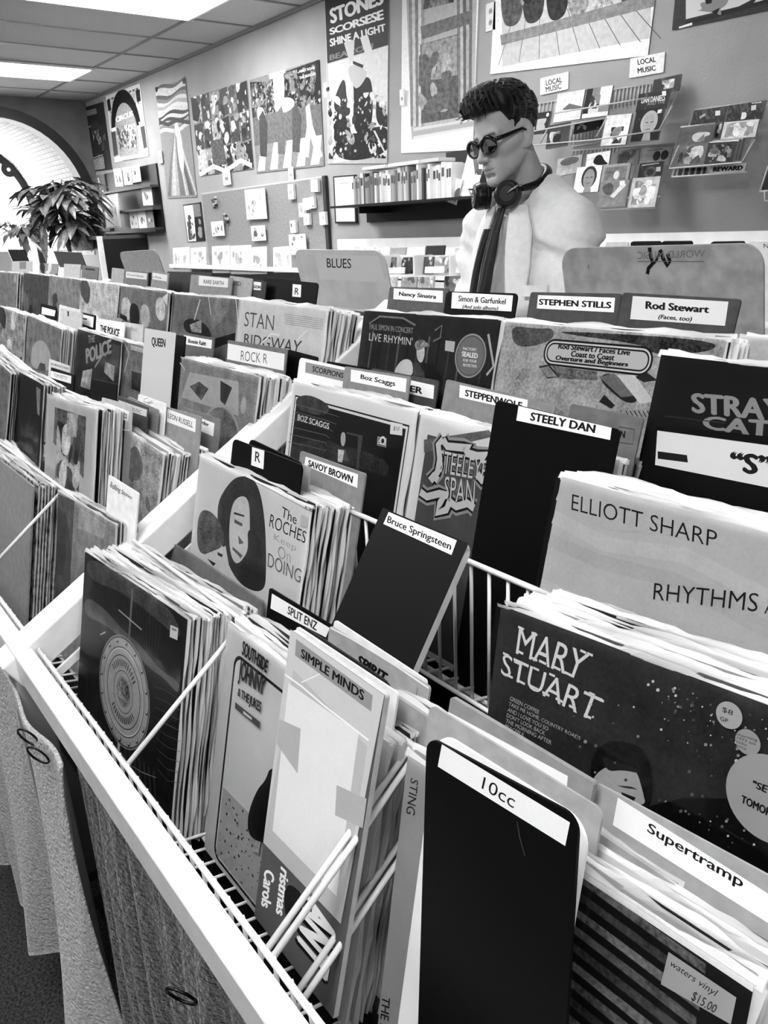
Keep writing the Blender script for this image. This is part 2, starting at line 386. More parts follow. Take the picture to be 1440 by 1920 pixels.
# ---------------------------------------------------------------- poster wall
PY = WY-.006
def poster(name, label, cat, TL, TR, BL=None, BR=None, g=.5, t=.003, y=PY, gr='posters on the back wall', m=None, **k):
    c = Card(name, label, cat, TL, TR, y=y, lean=0, t=t, g=g, bot=BL, group=gr, m=m, **k)
    return c
M_PAPER = mat('poster_paper', .8, .5)
c = poster('poster', 'dark narrow poster on the back wall right beside the arch', 'poster', (153, 203), (193, 191), (171, 322), g=.12); c.fill(.16, .25)
c.P(.5, (160, 208), (180, 203), (182, 213), (163, 218), nz=.5); c.P(.55, (158, 240), (178, 232), (178, 235), (158, 243)); c.blots(26, (.1, .3, .4, .22), .05, (.3, .2, .9, .75), .3)
c.P(.6, (172, 300), (194, 293), (197, 316), (175, 320), nz=.5); c.P(.62, (171, 297), (193, 289), (193, 291), (171, 299)); c.blots(14, (.3, .5, .6), .03, (.35, .4, .7, .62), .3, 2); c.done()
c = poster('poster', 'white bordered circus poster above the black wall shelf', 'poster', (198, 180), (262, 156), (215, 305), g=.9); 
c.P(.82, (201, 186), (261, 163), (278, 292), (216, 296), nz=.03)
for i in range(9): c.P(.35, (202+i*6.6, 186-i*2.5), (206+i*6.6, 184.5-i*2.5), (206.5+i*6.6, 188-i*2.5), (202.5+i*6.6, 189.5-i*2.5))
c.P(.7, (209, 190), (253, 174), (255, 194), (212, 206), nz=.3); c.ell(.2, .42, .84, .05, .1); c.ell(.7, .42, .84, .035, .08, nz=.2); c.P(.12, (200, 188), (206, 186), (209, 206), (203, 209)); c.P(.12, (254, 170), (262, 167), (264, 189), (257, 192))
for i in range(10): c.P(.4, (206+i*5.8, 208-i*1.9), (208+i*5.8, 207.4-i*1.9), (209+i*5.8, 212-i*1.9), (207+i*5.8, 212.6-i*1.9))
c.P(.75, (205, 216), (266, 198), (277, 280), (212, 296)); c.P(.25, (208, 247), (216, 243), (222, 290), (213, 294)); c.P(.3, (263, 238), (271, 236), (276, 276), (270, 279))
c.ell(.06, .47, .40, .43, .42, a0=5, a1=175); c.ell(.62, .47, .33, .33, .34, nz=.3); c.blots(40, (.3, .5, .75, .85, .95), .055, (.2, .17, .75, .5), .2); c.blots(60, (.2, .4, .6, .9), .02, (.2, .15, .75, .5), .2, 6)
c.text('CIRCUS', ((216, 220), (249, 207), (250, 217), (218, 230)), .95, bold=.03, space=.95); c.P(.93, (215, 296), (280, 286), (281, 292), (216, 302)); c.P(.9, (209, 241), (217, 238), (218, 245), (210, 248)); c.P(.9, (260, 229), (270, 226), (272, 235), (262, 238)); c.done()
# hanging banners
def banner(name, label, TL, TR, BL, seed, pins=True, **k):
    c = poster(name, label, 'banner', TL, TR, BL, g=.5, gr='cloth banners pinned to the back wall', **k); return c
c = banner('wall_banner', 'narrow swirly cloth banner hanging from two pins', (291, 164), (347, 147), (313, 372), 1)
c.fill(.55, .15)
r = random.Random(3)
for i in range(15):
    z = 1-.03-i*.022*1.2; g = r.choice((.25, .35, .5, .65, .8, .85)); pts = [(j/10, z+.018*math.sin(j*.7+i*.5)+.02*j/10) for j in range(11)]; c.line(g, pts, .03, False, .2)
for i in range(16):
    a = -.5+i*.07; g = r.choice((.35, .45, .55, .65, .75)); c.line(g, [(.55, .62), (.5+a*.5, .3), (.5+a*.9, .02)], .035, False, .2)
c.ell(.85, .62, .42, .09, .3, nz=.1); c.ell(.8, .58, .6, .07, .12, nz=.1); c.line(.25, [(0, .7), (.3, .66), (.6, .68), (1, .64)], .03, False, .2)
for p in ((0.04, .99), (.96, .99)): c.ell(.08, p[0], p[1], .05, .05, part='push_pin')
c.done()
c = banner('wall_banner', 'wide collage cloth banner of many small pictures', (358, 183), (462, 151), (376, 330), 2); c.fill(.5, .3)
r = random.Random(5)
for j in range(3):
    for i in range(6):
        x0, x1 = i/6+r.uniform(-.02, .02), (i+1)/6+r.uniform(-.01, .03); z0, z1 = j/3, (j+1)/3; g = r.choice((.12, .25, .4, .55, .7, .8))
        c.uv(g, (x0, z0), (x1, z0+.02), (x1, z1), (x0, z1-.02), nz=.4)
        c.blots(5, (.08, .3, .6, .85, .95), .045, (max(0, x0), z0, min(1, x1), z1), .3, i+7*j)
c.blots(150, (.06, .3, .6, .85, .95, .2), .017, (.02, .05, .98, .98), .4, 8); c.uv(.35, (.3, .1), (.55, .1), (.52, .42), (.3, .42), nz=.6); c.line(.9, [(.02, .02), (.3, .1), (.52, .02), (.8, .12), (.98, .04)], .035, False, .2); c.uv(.06, (.0, 1), (.0, .72), (.1, .68), (.16, .8), (.1, .97)); c.done()
c = banner('wall_banner', 'large cloth banner of a tree lined street with striped crossing', (468, 150), (598, 112), (478, 325), 3); c.fill(.52, .2)
c.uv(.88, (.3, 1), (.55, 1), (.5, .72), (.36, .7)); c.uv(.16, (0, .98), (.28, .93), (.33, .75), (.22, .62), (0, .6), nz=.7); c.uv(.14, (.55, .98), (1, 1), (1, .62), (.72, .6), (.5, .7), nz=.7); c.uv(.4, (.0, .6), (1, .62), (1, .3), (0, .3), nz=.3)
c.blots(60, (.08, .2, .35, .5), .05, (0, .62, .36, .95), .5, 3); c.blots(60, (.06, .15, .3, .45), .05, (.52, .6, 1, .97), .5, 4); c.blots(120, (.05, .1, .25, .5, .7), .014, (0, .6, .36, .95), .5, 13); c.blots(140, (.05, .1, .25, .5, .7), .014, (.52, .6, 1, .97), .5, 14); c.ell(.9, .14, .62, .06, .05); c.ell(.75, .5, .66, .15, .05, nz=.4)
for i in range(5): c.uv(.93, (.02+i*.2, .02), (.14+i*.2, .02), (.19+i*.2, .3), (.11+i*.2, .3), nz=.05)
for i, x in enumerate((.08, .36, .58)): c.uv((.25, .4, .3)[i], (x, .18), (x+.1, .16), (x+.15, .5), (x+.1, .66), (x+.03, .6), nz=.3)
c.uv(.95, (.72, .12), (.8, .4), (.8, .6), (.85, .62), (.88, .4), (.99, .1), (.92, .06), (.84, .3), (.8, .1)); c.uv(.05, (.955, 1), (1, 1), (1, .72), (.955, .74))
c.text('ABBEY ROAD', ((560, 132), (590, 124), (591, 129), (561, 137)), .9, bold=.02); c.text('THE BEATLES', ((561, 144), (592, 135), (593, 140), (562, 149)), .9, bold=.02); c.done()
# film poster
c = poster('poster', 'tall film poster with big white capital letters on black', 'poster', (609, -4), (729, -37), (626, 307), g=.75); c.fill(.72, .06)
c.P(.05, (609, -4), (729, -37), (729, 84), (614, 119)); 
c.text('STONES', ((617, 17), (718, -20), (720, 7), (620, 46)), .93, bold=.035, space=.95); c.text('SCORSESE', ((617, 54), (719, 17), (720, 36), (619, 66)), .93, bold=.03, space=.92); c.text('SHINE A LIGHT', ((618, 73), (722, 44), (724, 58), (619, 88)), .9, bold=.03)
c.text('BEACON', ((618, 103), (700, 80), (700, 91), (618, 114)), .45, bold=.03)
c.P(.85, (615, 121), (729, 85), (732, 290), (626, 306), nz=.12); c.P(.8, (645, 80), (665, 74), (663, 112), (655, 115)); c.P(.85, (675, 70), (690, 66), (708, 130), (700, 150))
c.P(.07, (660, 150), (668, 172), (688, 138), (700, 160), (698, 250), (662, 255), nz=.1); c.P(.75, (650, 125), (672, 120), (684, 130), (690, 140), (672, 168), (660, 160)); c.P(.82, (658, 150), (664, 155), (662, 252), (661, 275), (650, 265)); c.P(.06, (662, 114), (682, 122), (680, 128), (662, 120))
c.P(.1, (626, 230), (640, 190), (658, 250), (672, 250), (690, 240), (731, 235), (732, 292), (626, 306), nz=.5); c.P(.18, (640, 150), (648, 150), (650, 185), (660, 215), (640, 220), (622, 200), nz=.4); c.P(.12, (705, 180), (715, 200), (732, 225), (732, 240), (705, 235), nz=.5); c.blots(50, (.05, .2, .6, .9, .8), .035, (.02, .03, .98, .42), .4, 9); c.blots(120, (.04, .1, .3, .7, .9), .014, (.03, .03, .98, .40), .4, 19); c.P(.8, (700, 245), (704, 245), (728, 291), (724, 293)); c.done()
# portal poster
c = poster('poster', 'pale framed poster of a carved stone doorway', 'poster', (754, -8), (899, -48), (760, 287), g=.95); c.P(.72, (762, 0), (895, -35), (893, 240), (772, 262), nz=.12)
for i, g in enumerate((.55, .8, .5, .85, .6)): c.P(g, (766+i*6, -10), (772+i*6, -10), (775+i*5, 236), (770+i*5, 238), nz=.25); c.P(g-.1, (880-i*6, -30), (886-i*6, -30), (884-i*5, 222), (879-i*5, 223), nz=.25)
c.P(.45, (788, 50), (880, 20), (880, 45), (792, 74), nz=.4); c.ell(.3, .5, .885, .2, .17, a0=0, a1=180, nz=.6); c.ell(.5, .5, .885, .13, .12, a0=0, a1=180, nz=.7)
c.P(.36, (788, 84), (858, 64), (860, 220), (790, 232), nz=.5); c.P(.6, (790, 84), (857, 66), (858, 140), (815, 150), (792, 145), nz=.5, soft=False); c.blots(18, (.4, .5, .62, .7), .07, (.25, .25, .7, .62), .5, 3)
for i in range(3): c.P((.85, .7, .88)[i], (775, 240+i*8), (893, 222+i*7), (893, 226+i*7), (775, 246+i*8))
c.done()
# big white framed poster of planks
c = poster('poster', 'big white framed poster of a bright plank floor, above the local music racks', 'poster', (930, -60), (1245, -140), (938, 137), g=.95); c.P(.8, (940, -60), (1228, -150), (1227, 70), (942, 125), nz=.12)
for i in range(9): c.line(.45, [(960+i*26, 40-i*6), (935+i*38, 122-i*6.2)], .004, True)
for i, x in enumerate((960, 1000, 1045, 1085, 1130, 1185)):
    g = (.35, .25, .2, .6, .75, .3)[i]; c.P(g, (x-22, -60), (x+20, -65), (x+22, 28-i*7), (x+4, 52-i*6), (x-20, 46-i*5), nz=.6)
    c.blots(9, (.15, .4, .6, .85, .1), .04, ((x-955)/300, .6, (x-905)/300, 1), .4, i)
c.P(.55, (938, 66), (1000, 50), (1215, -10), (1228, -4), (1228, 12), (940, 85), nz=.3, soft=False); c.done()
c = poster('poster', 'dark bordered poster at the top right corner, cut by the frame', 'poster', (1272, -70), (1560, -150), (1272, 54), g=.12); c.P(.85, (1286, -60), (1560, -150), (1560, -30), (1286, 36), nz=.02)
c.P(.12, (1286, 40), (1440, -2), (1440, 6), (1286, 48)); c.P(.55, (1305, 20), (1318, 18), (1310, 5), (1335, 2), (1345, -10), (1352, 0), (1368, -2), (1360, 12), (1350, 16), (1354, 30), (1340, 24), (1325, 22)); c.P(.05, (1322, 0), (1336, -4), (1334, 6), (1324, 8)); c.P(.05, (1334, 22), (1350, 14), (1344, 28)); c.P(.15, (1385, 12), (1420, -6), (1415, 4), (1390, 16)); c.P(.92, (1273, 50), (1298, 42), (1298, 47), (1273, 54)); c.done()
# switch plate, thermostat, little cards
c = poster('outlet_plate', 'white outlet plate on the wall beside the big framed poster', 'outlet', (911, 8), (929, 2), (911, 60), g=.93, t=.008, r=.006, gr=None)
for z in (.3, .7): c.ell(.7, .5, z, .2, .2); c.uv(.2, (.42, z-.05), (.46, z-.05), (.46, z+.05), (.42, z+.05)); c.uv(.2, (.54, z-.05), (.58, z-.05), (.58, z+.05), (.54, z+.05))
c.done('socket')
c = poster('thermostat', 'small white thermostat between the street banner and the film poster', 'thermostat', (606, 156), (622, 152), (609, 184), g=.92, t=.025, r=.008, gr=None); c.uv(.5, (.3, .4), (.7, .4), (.7, .65), (.3, .65), nz=.1); c.done('dial')
for n, (q, lb) in enumerate((((295, 283, 302, 281, 298, 307), 'tiny white card beside the swirly banner'), ((416, 318, 430, 315, 420, 348), 'small white card hanging below the collage banner'), ((540, 313, 549, 312, 546, 338), 'small white tag below the street banner'), ((749, 168, 757, 166, 750, 198), 'small white tag left of the doorway poster'))):
    c = poster('price_card', lb, 'card', q[0:2], q[2:4], q[4:6], g=.93, y=WY-.02, gr='small white cards on the back wall'); c.uv(.6, (.3, .3), (.7, .3), (.7, .5), (.3, .5), nz=.2); c.done()
for n, (q, s) in enumerate((((1013, 147, 1066, 134, 1016, 178), 'left'), ((1182, 110, 1247, 97, 1184, 146), 'right'))):
    c = poster('sign', '%s one of the two white local music signs' % s, 'sign', q[0:2], q[2:4], q[4:6], g=.94, gr='local music signs')
    if n == 0: c.text('LOCAL', ((1023, 151), (1053, 144), (1054, 154), (1024, 161)), .05, bold=.015); c.text('MUSIC', ((1023, 163), (1052, 156), (1053, 166), (1024, 173)), .15, bold=.01)
    else: c.text('LOCAL', ((1195, 112), (1229, 106), (1230, 116), (1196, 122)), .05, bold=.02); c.text('MUSIC', ((1195, 128), (1229, 122), (1230, 132), (1196, 138)), .05, bold=.02)
    c.done()
# cork board with pinned papers
cb = poster('cork_board', 'large grey pin board on the back wall', 'pin board', (378, 362), (604, 330), (395, 520), g=.66, t=.02, gr=None, y=WY-.02, m=mat('pin_board_fabric', .56, .9, .03, 60, .3, 150))
cb.P(.75, (378, 362), (604, 330), (604, 333), (378, 365)); cb.done('frame_edge')
MB().box((cb.w, -.004, 0), (cb.w+.035, .02, cb.h)).build('dark_side_trim', mat('dark_board_trim', .2, .6), cb.o)
def pinned(name, label, cat, q, g=.9, t=.004, n=6, gr='papers pinned on the board', seed=1, y=WY-.045):
    c = Card(name, label, cat, q[0:2], q[2:4], y=y, lean=0, t=t, g=g, bot=q[4:6], group=gr)
    c.blots(n, (.5, .7, .8, .35), .03, (.1, .1, .9, .9), .2, seed); c.done()
for i, (q, l, g) in enumerate((((458, 356, 496, 352, 462, 412), 'large pale picture pinned in the middle of the board', .82), ((395, 416, 418, 414, 398, 443), 'square note pinned low on the board at left', .93), ((470, 424, 496, 422, 473, 452), 'square note pinned below the large pale picture', .93), ((541, 440, 572, 438, 543, 478), 'white sheet pinned low on the board at right', .95))):
    pinned('pinned_note', l, 'note', q, g, seed=i)
for i, q in enumerate(((539, 346, 549, 345, 541, 374), (582, 337, 595, 336, 585, 360), (559, 381, 569, 380, 561, 407), (567, 372, 578, 371, 569, 394), (578, 370, 588, 369, 580, 391), (568, 401, 579, 400, 570, 422), (598, 398, 609, 397, 600, 422), (543, 414, 553, 413, 545, 437))):
    pinned('card_bundle', 'bundle of narrow business cards pinned on the board at right', 'card bundle', q, .95, .02, 1, 'card bundles on the board', i)
for i, (px, py, rr) in enumerate(((401, 381, .03), (423, 409, .022))):
    e = empty('badge_cluster', at(px, py, y=WY-.042), ('upper' if i == 0 else 'lower')+' cluster of little badges pinned on the board at left', 'badges'); r = random.Random(i)
    for k in range(14):
        a, b = r.uniform(-rr, rr)*1.4, r.uniform(-rr, rr)*1.4; MB().tube([(a, -.006, b), (a, .01, b)], .009, 8).build('badge', mat('badge_%d' % (k % 3), (.2, .5, .8)[k % 3], .4), e)
e = empty('leaflet_shelf', (-6.9, WY, 1.22), 'narrow white ledge carrying the leaflets below the pin board', 'shelf'); MB().box((0, -.2, 0), (2.35, -.003, .015)).build('ledge_board', M_WHITE, e); MB().box((0, -.2, .015), (2.35, -.19, .03)).build('ledge_lip', M_WHITE, e)
# framed picture left of the board, leaflets along the bottom
c = poster('picture_frame', 'small dark framed picture left of the pin board', 'picture', (343, 384), (376, 379), (352, 454), g=.08, t=.02, gr=None); c.P(.9, (344, 386), (362, 384), (368, 452), (353, 453), nz=.1); c.P(.5, (361, 383), (374, 382), (377, 405), (364, 407), nz=.3); c.blots(14, (.3, .6, .95), .05, (.1, .05, .9, .75), .2); c.done()
for i, (q, lb) in enumerate((((324, 465, 354, 463, 329, 505), 'leftmost white leaflet standing below the framed picture'), ((357, 465, 385, 463, 361, 505), 'second white leaflet standing below the framed picture'), ((397, 462, 430, 460, 401, 512), 'white leaflet standing below the badges on the board'), ((432, 461, 470, 459, 437, 514), 'wide white leaflet below the square notes'), ((471, 464, 499, 462, 474, 514), 'white leaflet right of the wide white leaflet'), ((512, 464, 545, 461, 516, 512), 'white leaflet just left of the blues divider'))):
    c = Card('leaflet', lb, 'leaflet', q[0:2], q[2:4], y=3.03, lean=6, t=.006, g=.94, bot=q[4:6], group='leaflets along the wall'); c.blots(9, (.7, .8, .6), .04, (.1, .2, .9, .8), .2, i); c.done()
# ---------------------------------------------------------------- stepped wire record racks
TIER = {1: (.215, .765), 2: (.385, .872), 3: (.555, .967), 4: (.715, 1.068)}      # front y, floor z at the front
SL = .231                                                                     # the wire floors fall back at 13 degrees
def zfloor(k, y): return TIER[k][1]-SL*(y-TIER[k][0])
def FLOOR(k): return (TIER[k][1], TIER[k][0], SL)
M_RAIL = mat('white_enamel_steel', .93, .32, .02, 30)
M_WIRE = mat('white_coated_wire', .88, .35)
M_DARK = mat('dark_shelf_board', .06, .8)
def railz(y): return .909+.588*(y-.178)
FTOP = {1: .915, 2: 1.045, 3: 1.148, 4: 1.24}
YEND = {1: .385, 2: .555, 3: .715, 4: .93}
def make_rack(x0, x1, cols, label, right=True, left=True):
    e = empty('record_rack', (x0, .178, 0), label, 'record rack', 'stepped record racks')
    def add(mb, name, m, **k):
        for i, v in enumerate(mb.v): mb.v[i] = (v[0]-x0, v[1]-.178, v[2])
        return mb.build(name, m, e, **k)
    add(MB().box((x0, .178, .874), (x1, .205, .919)), 'front_rail', M_RAIL, bevel=.003)
    for x, on in ((x0, left), (x1-.029, right)):
        if not on: continue
        mb = MB(); y0, y1 = .17, .965; n = len(mb.v)
        mb.beam((x+.0145, y0, railz(y0)-.025), (x+.0145, y1, railz(y1)-.025), .029, .05)
        add(mb, 'side_rail', M_RAIL, bevel=.003)
        mb = MB().beam((x+.0145+(.012 if x == x0 else -.012), y0+.04, railz(y0)-.055), (x+.0145+(.012 if x == x0 else -.012), y1, railz(y1)-.085), .006, .012)
        add(mb, 'rail_lip', M_RAIL)
        add(MB().box((x+.002, .172, 0), (x+.027, .215, railz(.19)-.03)), 'front_post', mat('grey_steel_post', .55, .45), bevel=.004)
        add(MB().box((x+.002, .925, 0), (x+.027, .965, railz(.945)-.03)), 'back_post', mat('grey_steel_post', .55, .45))
    for k in TIER:
        yf, zf = TIER[k]; ye = YEND[k]; mb = MB(); r = .0021
        n = int((x1-x0-.07)/.0278)
        for i in range(n+1):
            x = x0+.035+i*.0278
            mb.tube([(x, yf, zf), (x, ye, zfloor(k, ye))], r, 6, False)
        for f in (.12, .5, .9):
            y = yf+(ye-yf)*f; mb.tube([(x0+.03, y, zfloor(k, y)-.005), (x1-.03, y, zfloor(k, y)-.005)], .0034, 6)
        add(mb, 'wire_shelf', M_WIRE, smooth=True)
        mb = MB()
        for i in range(n+1):
            x = x0+.035+i*.0278; top = FTOP[k]+(.004 if k == 1 else 0)
            mb.tube([(x, yf, zf), (x, yf-.002, top)], r, 6)
        mb.tube([(x0+.03, yf-.003, FTOP[k]), (x1-.03, yf-.003, FTOP[k])], .0034, 8); mb.tube([(x0+.03, yf-.003, zf+.002), (x1-.03, yf-.003, zf+.002)], .003, 6)
        add(mb, 'wire_fence', M_WIRE, smooth=True)
        for cx, dbl in (cols if k == 1 else ()):
            zt = FTOP[k+1] if k < 4 else 1.32
            for o in ((-.005, .005) if dbl else (0,)):
                mb = MB().tube([(cx+o, yf, FTOP[k]), (cx+o, ye, zt)], .0032, 8)
                if dbl: mb.tube([(cx+o, yf, FTOP[k]-.09), (cx+o, ye, zt-.09)], .0032, 8)
                add(mb, 'side_wire', M_WIRE, smooth=True)
    mb = MB()      # dark boards added below the wire floors to block light
    mb.box((x0+.03, .215, .40), (x1-.03, .93, .42)); add(mb, 'storage_shelf', M_DARK)
    add(MB().box((x0+.03, .94, .1), (x1-.03, .955, 1.26)), 'back_panel', M_DARK)
    add(MB().box((x0+.03, .3, .1), (x1-.03, .31, .72)), 'storage_front', M_DARK)
    return e
make_rack(-1.187, .90, ((-.798, False), (-.467, True), (-.127, False), (.22, True), (.56, False)), 'nearest white stepped record rack, with its front rail over the towels')
make_rack(-2.72, -1.187, ((-1.52, False), (-1.845, True), (-2.18, False), (-2.45, True)), 'middle white stepped record rack left of the double side rail')
make_rack(-3.57, -2.72, ((-3.15, True),), 'far white stepped record rack towards the arched window')
make_rack(-5.2, -3.57, ((-4.0, True), (-4.4, True)), 'farthest white stepped record rack below the arched window')
# low bins on the other side of the island
for x0, x1, lb in ((-1.187, .9, 'nearest low dark bin behind the racks, with the big grey divider'), (-2.72, -1.187, 'middle low dark bin behind the racks, with the blues divider'), (-5.2, -2.72, 'farthest low dark bin behind the racks')):
    e = empty('record_bin', (x0, .97, 0), lb, 'record bin', 'bins behind the racks'); w = x1-x0
    MB().box((0.005, 0, 1.0), (w-.005, .02, 1.325)).build('front_board', M_WHITE, e); MB().box((0.005, .30, .9), (w-.005, .32, 1.18)).build('back_board', M_WHITE, e); MB().box((0.005, .02, .95), (w-.005, .30, .97)).build('bottom_board', M_DARK, e); MB().box((0.005, .02, 0), (w-.005, .32, .95)).build('plinth', M_DARK, e)
# ---------------------------------------------------------------- records
GR = (.05, .1, .85, .3, .6, .12, .9, .45, .06, .75, .2, .93, .08, .5, .35, .8)
M_SPINE = mat('record_jacket', .5, .55, rand=GR)
pm = bpy.data.materials.new('clear_plastic_sleeve'); pm.use_nodes = True; t = pm.node_tree; b = t.nodes['Principled BSDF']
b.inputs['Base Color'].default_value = (.9, .9, .9, 1); b.inputs['Roughness'].default_value = .22; b.inputs['Alpha'].default_value = .55; b.inputs['Specular IOR Level'].default_value = .8
M_PLAST = pm
LPW, LPT = .315, .0034
def lip_mesh(name, w, h, seed, t=LPT):
    r = random.Random(seed); mb = MB(); N = 26; p = r.uniform(0, 6); q = r.uniform(.6, 1.6); a = r.uniform(.001, .003)
    top = [(-.004+(w+.009)*i/N, h+.0035+.0018*math.sin(i*q*.5+p)+r.uniform(-.0012, .0012), t/2+a*math.sin(i*.33*q+p)) for i in range(N+1)]
    for (x0, z0, y0), (x1, z1, y1) in zip(top, top[1:]):
        mb.quad((x0, 0, h-.002), (x1, 0, h-.002), (x1, y1-.001, z1), (x0, y0-.001, z0)); mb.quad((x1, t, h-.002), (x0, t, h-.002), (x0, y0+.0008, z0-.001), (x1, y1+.0008, z1-.001))
    sd = [(w+.004+.0025*math.sin(i*q+p)+r.uniform(-.001, .001), h*i/12) for i in range(13)]
    for (x0, z0), (x1, z1) in zip(sd, sd[1:]): mb.quad((w-.001, 0, z0), (x0, t*.4, z0), (x1, t*.4, z1), (w-.001, 0, z1)); mb.quad((x0, t*.6, z0), (w-.001, t, z0), (w-.001, t, z1), (x1, t*.6, z1))
    me = bpy.data.meshes.new(name); me.from_pydata(mb.v, [], mb.f); me.update(); me.materials.append(M_PLAST); return me
LIPS = [lip_mesh('plastic_sleeve', LPW, LPW, i) for i in range(9)]
def jacket_mesh():
    mb = MB().prism(rrect(LPW, LPW, .0015, 2, (1, 1, 1, 1)), 0, LPT); me = bpy.data.meshes.new('vinyl_record'); me.from_pydata(mb.v, [], mb.f); me.update(); me.materials.append(M_SPINE); return me
JACK = jacket_mesh()
proto = bpy.data.objects.new('vinyl_record', JACK); plip = bpy.data.objects.new('plastic_sleeve', LIPS[0])
STUFF = MB(); STUFFP = MB()
def stack(front, n, pitch, label, group, seed, stuff=False, start=1, dx=.0, extra=None):
    r = random.Random(seed); off = start*pitch
    for i in range(n):
        off_i = off+i*pitch; M = front.M @ Matrix.Translation((r.uniform(-.004, .003)+dx, off_i+.004, r.uniform(-.004, .003))) @ Matrix.Rotation(r.uniform(-.006, .006), 4, 'Z') @ Matrix.Rotation(r.uniform(-.006, .006), 4, 'Y')
        if stuff:
            k = len(STUFF.v)
            for p in JACK.vertices: STUFF.v.append(tuple(M @ p.co))
            for p in JACK.polygons: STUFF.f.append(tuple(k+q for q in p.vertices))
            me = LIPS[i % 9]; k = len(STUFFP.v)
            for p in me.vertices: STUFFP.v.append(tuple(M @ p.co))
            for p in me.polygons: STUFFP.f.append(tuple(k+q for q in p.vertices))
            continue
        o = proto.copy(); C.objects.link(o); o.matrix_world = M; tag(o, label, 'record', group)
        l = plip.copy(); l.data = LIPS[r.randrange(9)]; l.parent = o; C.objects.link(l)
from mathutils import noise as mnoise
fm = bpy.data.materials.new('wrinkled_clear_film'); fm.use_nodes = True; t = fm.node_tree
tr = nd(t, 'ShaderNodeBsdfTransparent'); gl = nd(t, 'ShaderNodeBsdfGlossy'); gl.inputs['Roughness'].default_value = .13; fr_ = nd(t, 'ShaderNodeFresnel'); fr_.inputs['IOR'].default_value = 1.45
k_ = nd(t, 'ShaderNodeMath', operation='MULTIPLY'); k_.inputs[1].default_value = .55; t.links.new(fr_.outputs[0], k_.inputs[0]); mx = nd(t, 'ShaderNodeMixShader'); t.links.new(k_.outputs[0], mx.inputs[0]); t.links.new(tr.outputs[0], mx.inputs[1]); t.links.new(gl.outputs[0], mx.inputs[2]); t.links.new(mx.outputs[0], t.nodes['Material Output'].inputs['Surface'])
FLIP = False
FILM = {'wrinkled': .0045, 'grey': .004, 'dark': .0022, 'pale': .0028, 'album': .0035, 'smeared': .0035, 'white': .0018, 'black': .0016}
def film(c, seed, amp):
    mb = MB(); N = 36; w, h = c.w+.004, c.h+.004
    for i in range(N+1):
        for j in range(N+1):
            x, z = w*i/N-.002, h*j/N-.001; p = Vector((x*9+seed*7.3, z*5, seed*3.1)); q = Vector((x*22+z*9+seed*5, z*14, seed))
            d = abs(mnoise.noise(p))*1.3+abs(mnoise.noise(q))*.6+.25*mnoise.noise(p*6)
            mb.v.append((x, -.0045-amp*max(0, d), z))
    for i in range(N):
        for j in range(N): a = i*(N+1)+j; mb.f.append((a, a+N+1, a+N+2, a+1)); mb.g.append((.5, 0))
    mb.f = [q[::-1] for q in mb.f] if FLIP else mb.f
    mb.build('plastic_film', fm, c.o, smooth=True)
def album(label, TL, TR=None, y=None, n=0, pitch=.0050, seed=1, what=None, g=.5, w=LPW, stuff=False, wall=False, lean=13, **k):
    """a front record with printed cover; n more records packed behind it"""
    c = Card('record_album', label, 'record', TL, TR, y=y, w=w, h=LPW, t=.004, g=g, lean=lean, ink=INKP, group='front records facing out', **k)
    lo = bpy.data.objects.new('plastic_sleeve', LIPS[seed % 9]); C.objects.link(lo); lo.parent = c.o
    film(c, seed, FILM.get(label.split(' ')[0], .0016))
    if n: stack(c, n, pitch, what or 'record in a clear sleeve packed behind a front record', 'records behind the '+label.split(' album')[0], seed, stuff)
    c.seed = seed
    return c
def zt(ox, oy, s):
    return lambda *p: [(ox+a/s, oy+b/s) for a, b in p]
def inset(q, l=.08, t_=.2, r_=.08, b_=.2):
    f = lambda u, v: tuple((q[0][i]*(1-u)+q[1][i]*u)*(1-v)+(q[3][i]*(1-u)+q[2][i]*u)*v for i in (0, 1))
    return [f(l, t_), f(1-r_, t_), f(1-r_, 1-b_), f(l, 1-b_)]
def div(string, TL, TR, y, k, lab=None, tq=None, g=.4, lg=.92, tg=.04, bold=.02, label=None, r=.004, w=None, lean=13, bot=None, ins=(.08, .2, .08, .2), t=.0025, m=None, edge=None, up=.014):
    y = (y[0]+up, y[1]+up) if isinstance(y, tuple) else y+up
    c = Card('divider_card', label, 'divider card', TL, TR, y=y, w=w, lean=lean, g=g, r=r, t=t, floor=None if bot else FLOOR(k), bot=bot, group='name cards between the records', m=m)
    if edge is not None: c.fill(edge)
    if lab: c.P(lg, *lab, part='paper_label', nz=.01)
    if string: c.text(string, tq or inset(lab, *ins), tg, bold=bold)
    return c
M_BLK = mat('black_card', .02, .5, spec=.12)
M_PLC = mat('white_plastic_card', .93, .35)

# ================= nearest rack, front tier
z4 = zt(100, 980, 3.0977)
c = album('dark album with a round metal lid on its cover, front of its stack', (160, 1034), (353, 1161), y=(.303, .325), n=21, pitch=.0043, seed=3, what='record in a clear sleeve packed behind the metal lid album')
c.fill(.09, .25); c.P(.36, *z4((185, 420), (300, 500), (400, 620), (500, 700), (620, 860), (735, 920), (728, 1005), (650, 905), (560, 850), (430, 700), (300, 590), (180, 540)), nz=.2); c.P(.3, *z4((190, 200), (330, 260), (520, 370), (700, 520), (760, 700), (600, 560), (400, 400), (200, 330)), nz=.5)
for i in range(16): c.line(.30, z4((300+i*22, 330+i*14), (390+i*14, 640+i*9)), .0008)
c.line(.45, z4((440, 690), (462, 380)), .006, nz=.2); c.line(.75, z4((380, 505), (515, 622)), .002); c.line(.8, z4((275, 650), (305, 635)), .002); c.line(.35, z4((300, 270), (420, 300), (540, 380), (620, 470)), .001)
for i in range(14): c.P(.22, *z4((215+i*28, 1100+i*26), (226+i*28, 1108+i*26), (240+i*28, 1300+i*26), (229+i*28, 1290+i*26)))
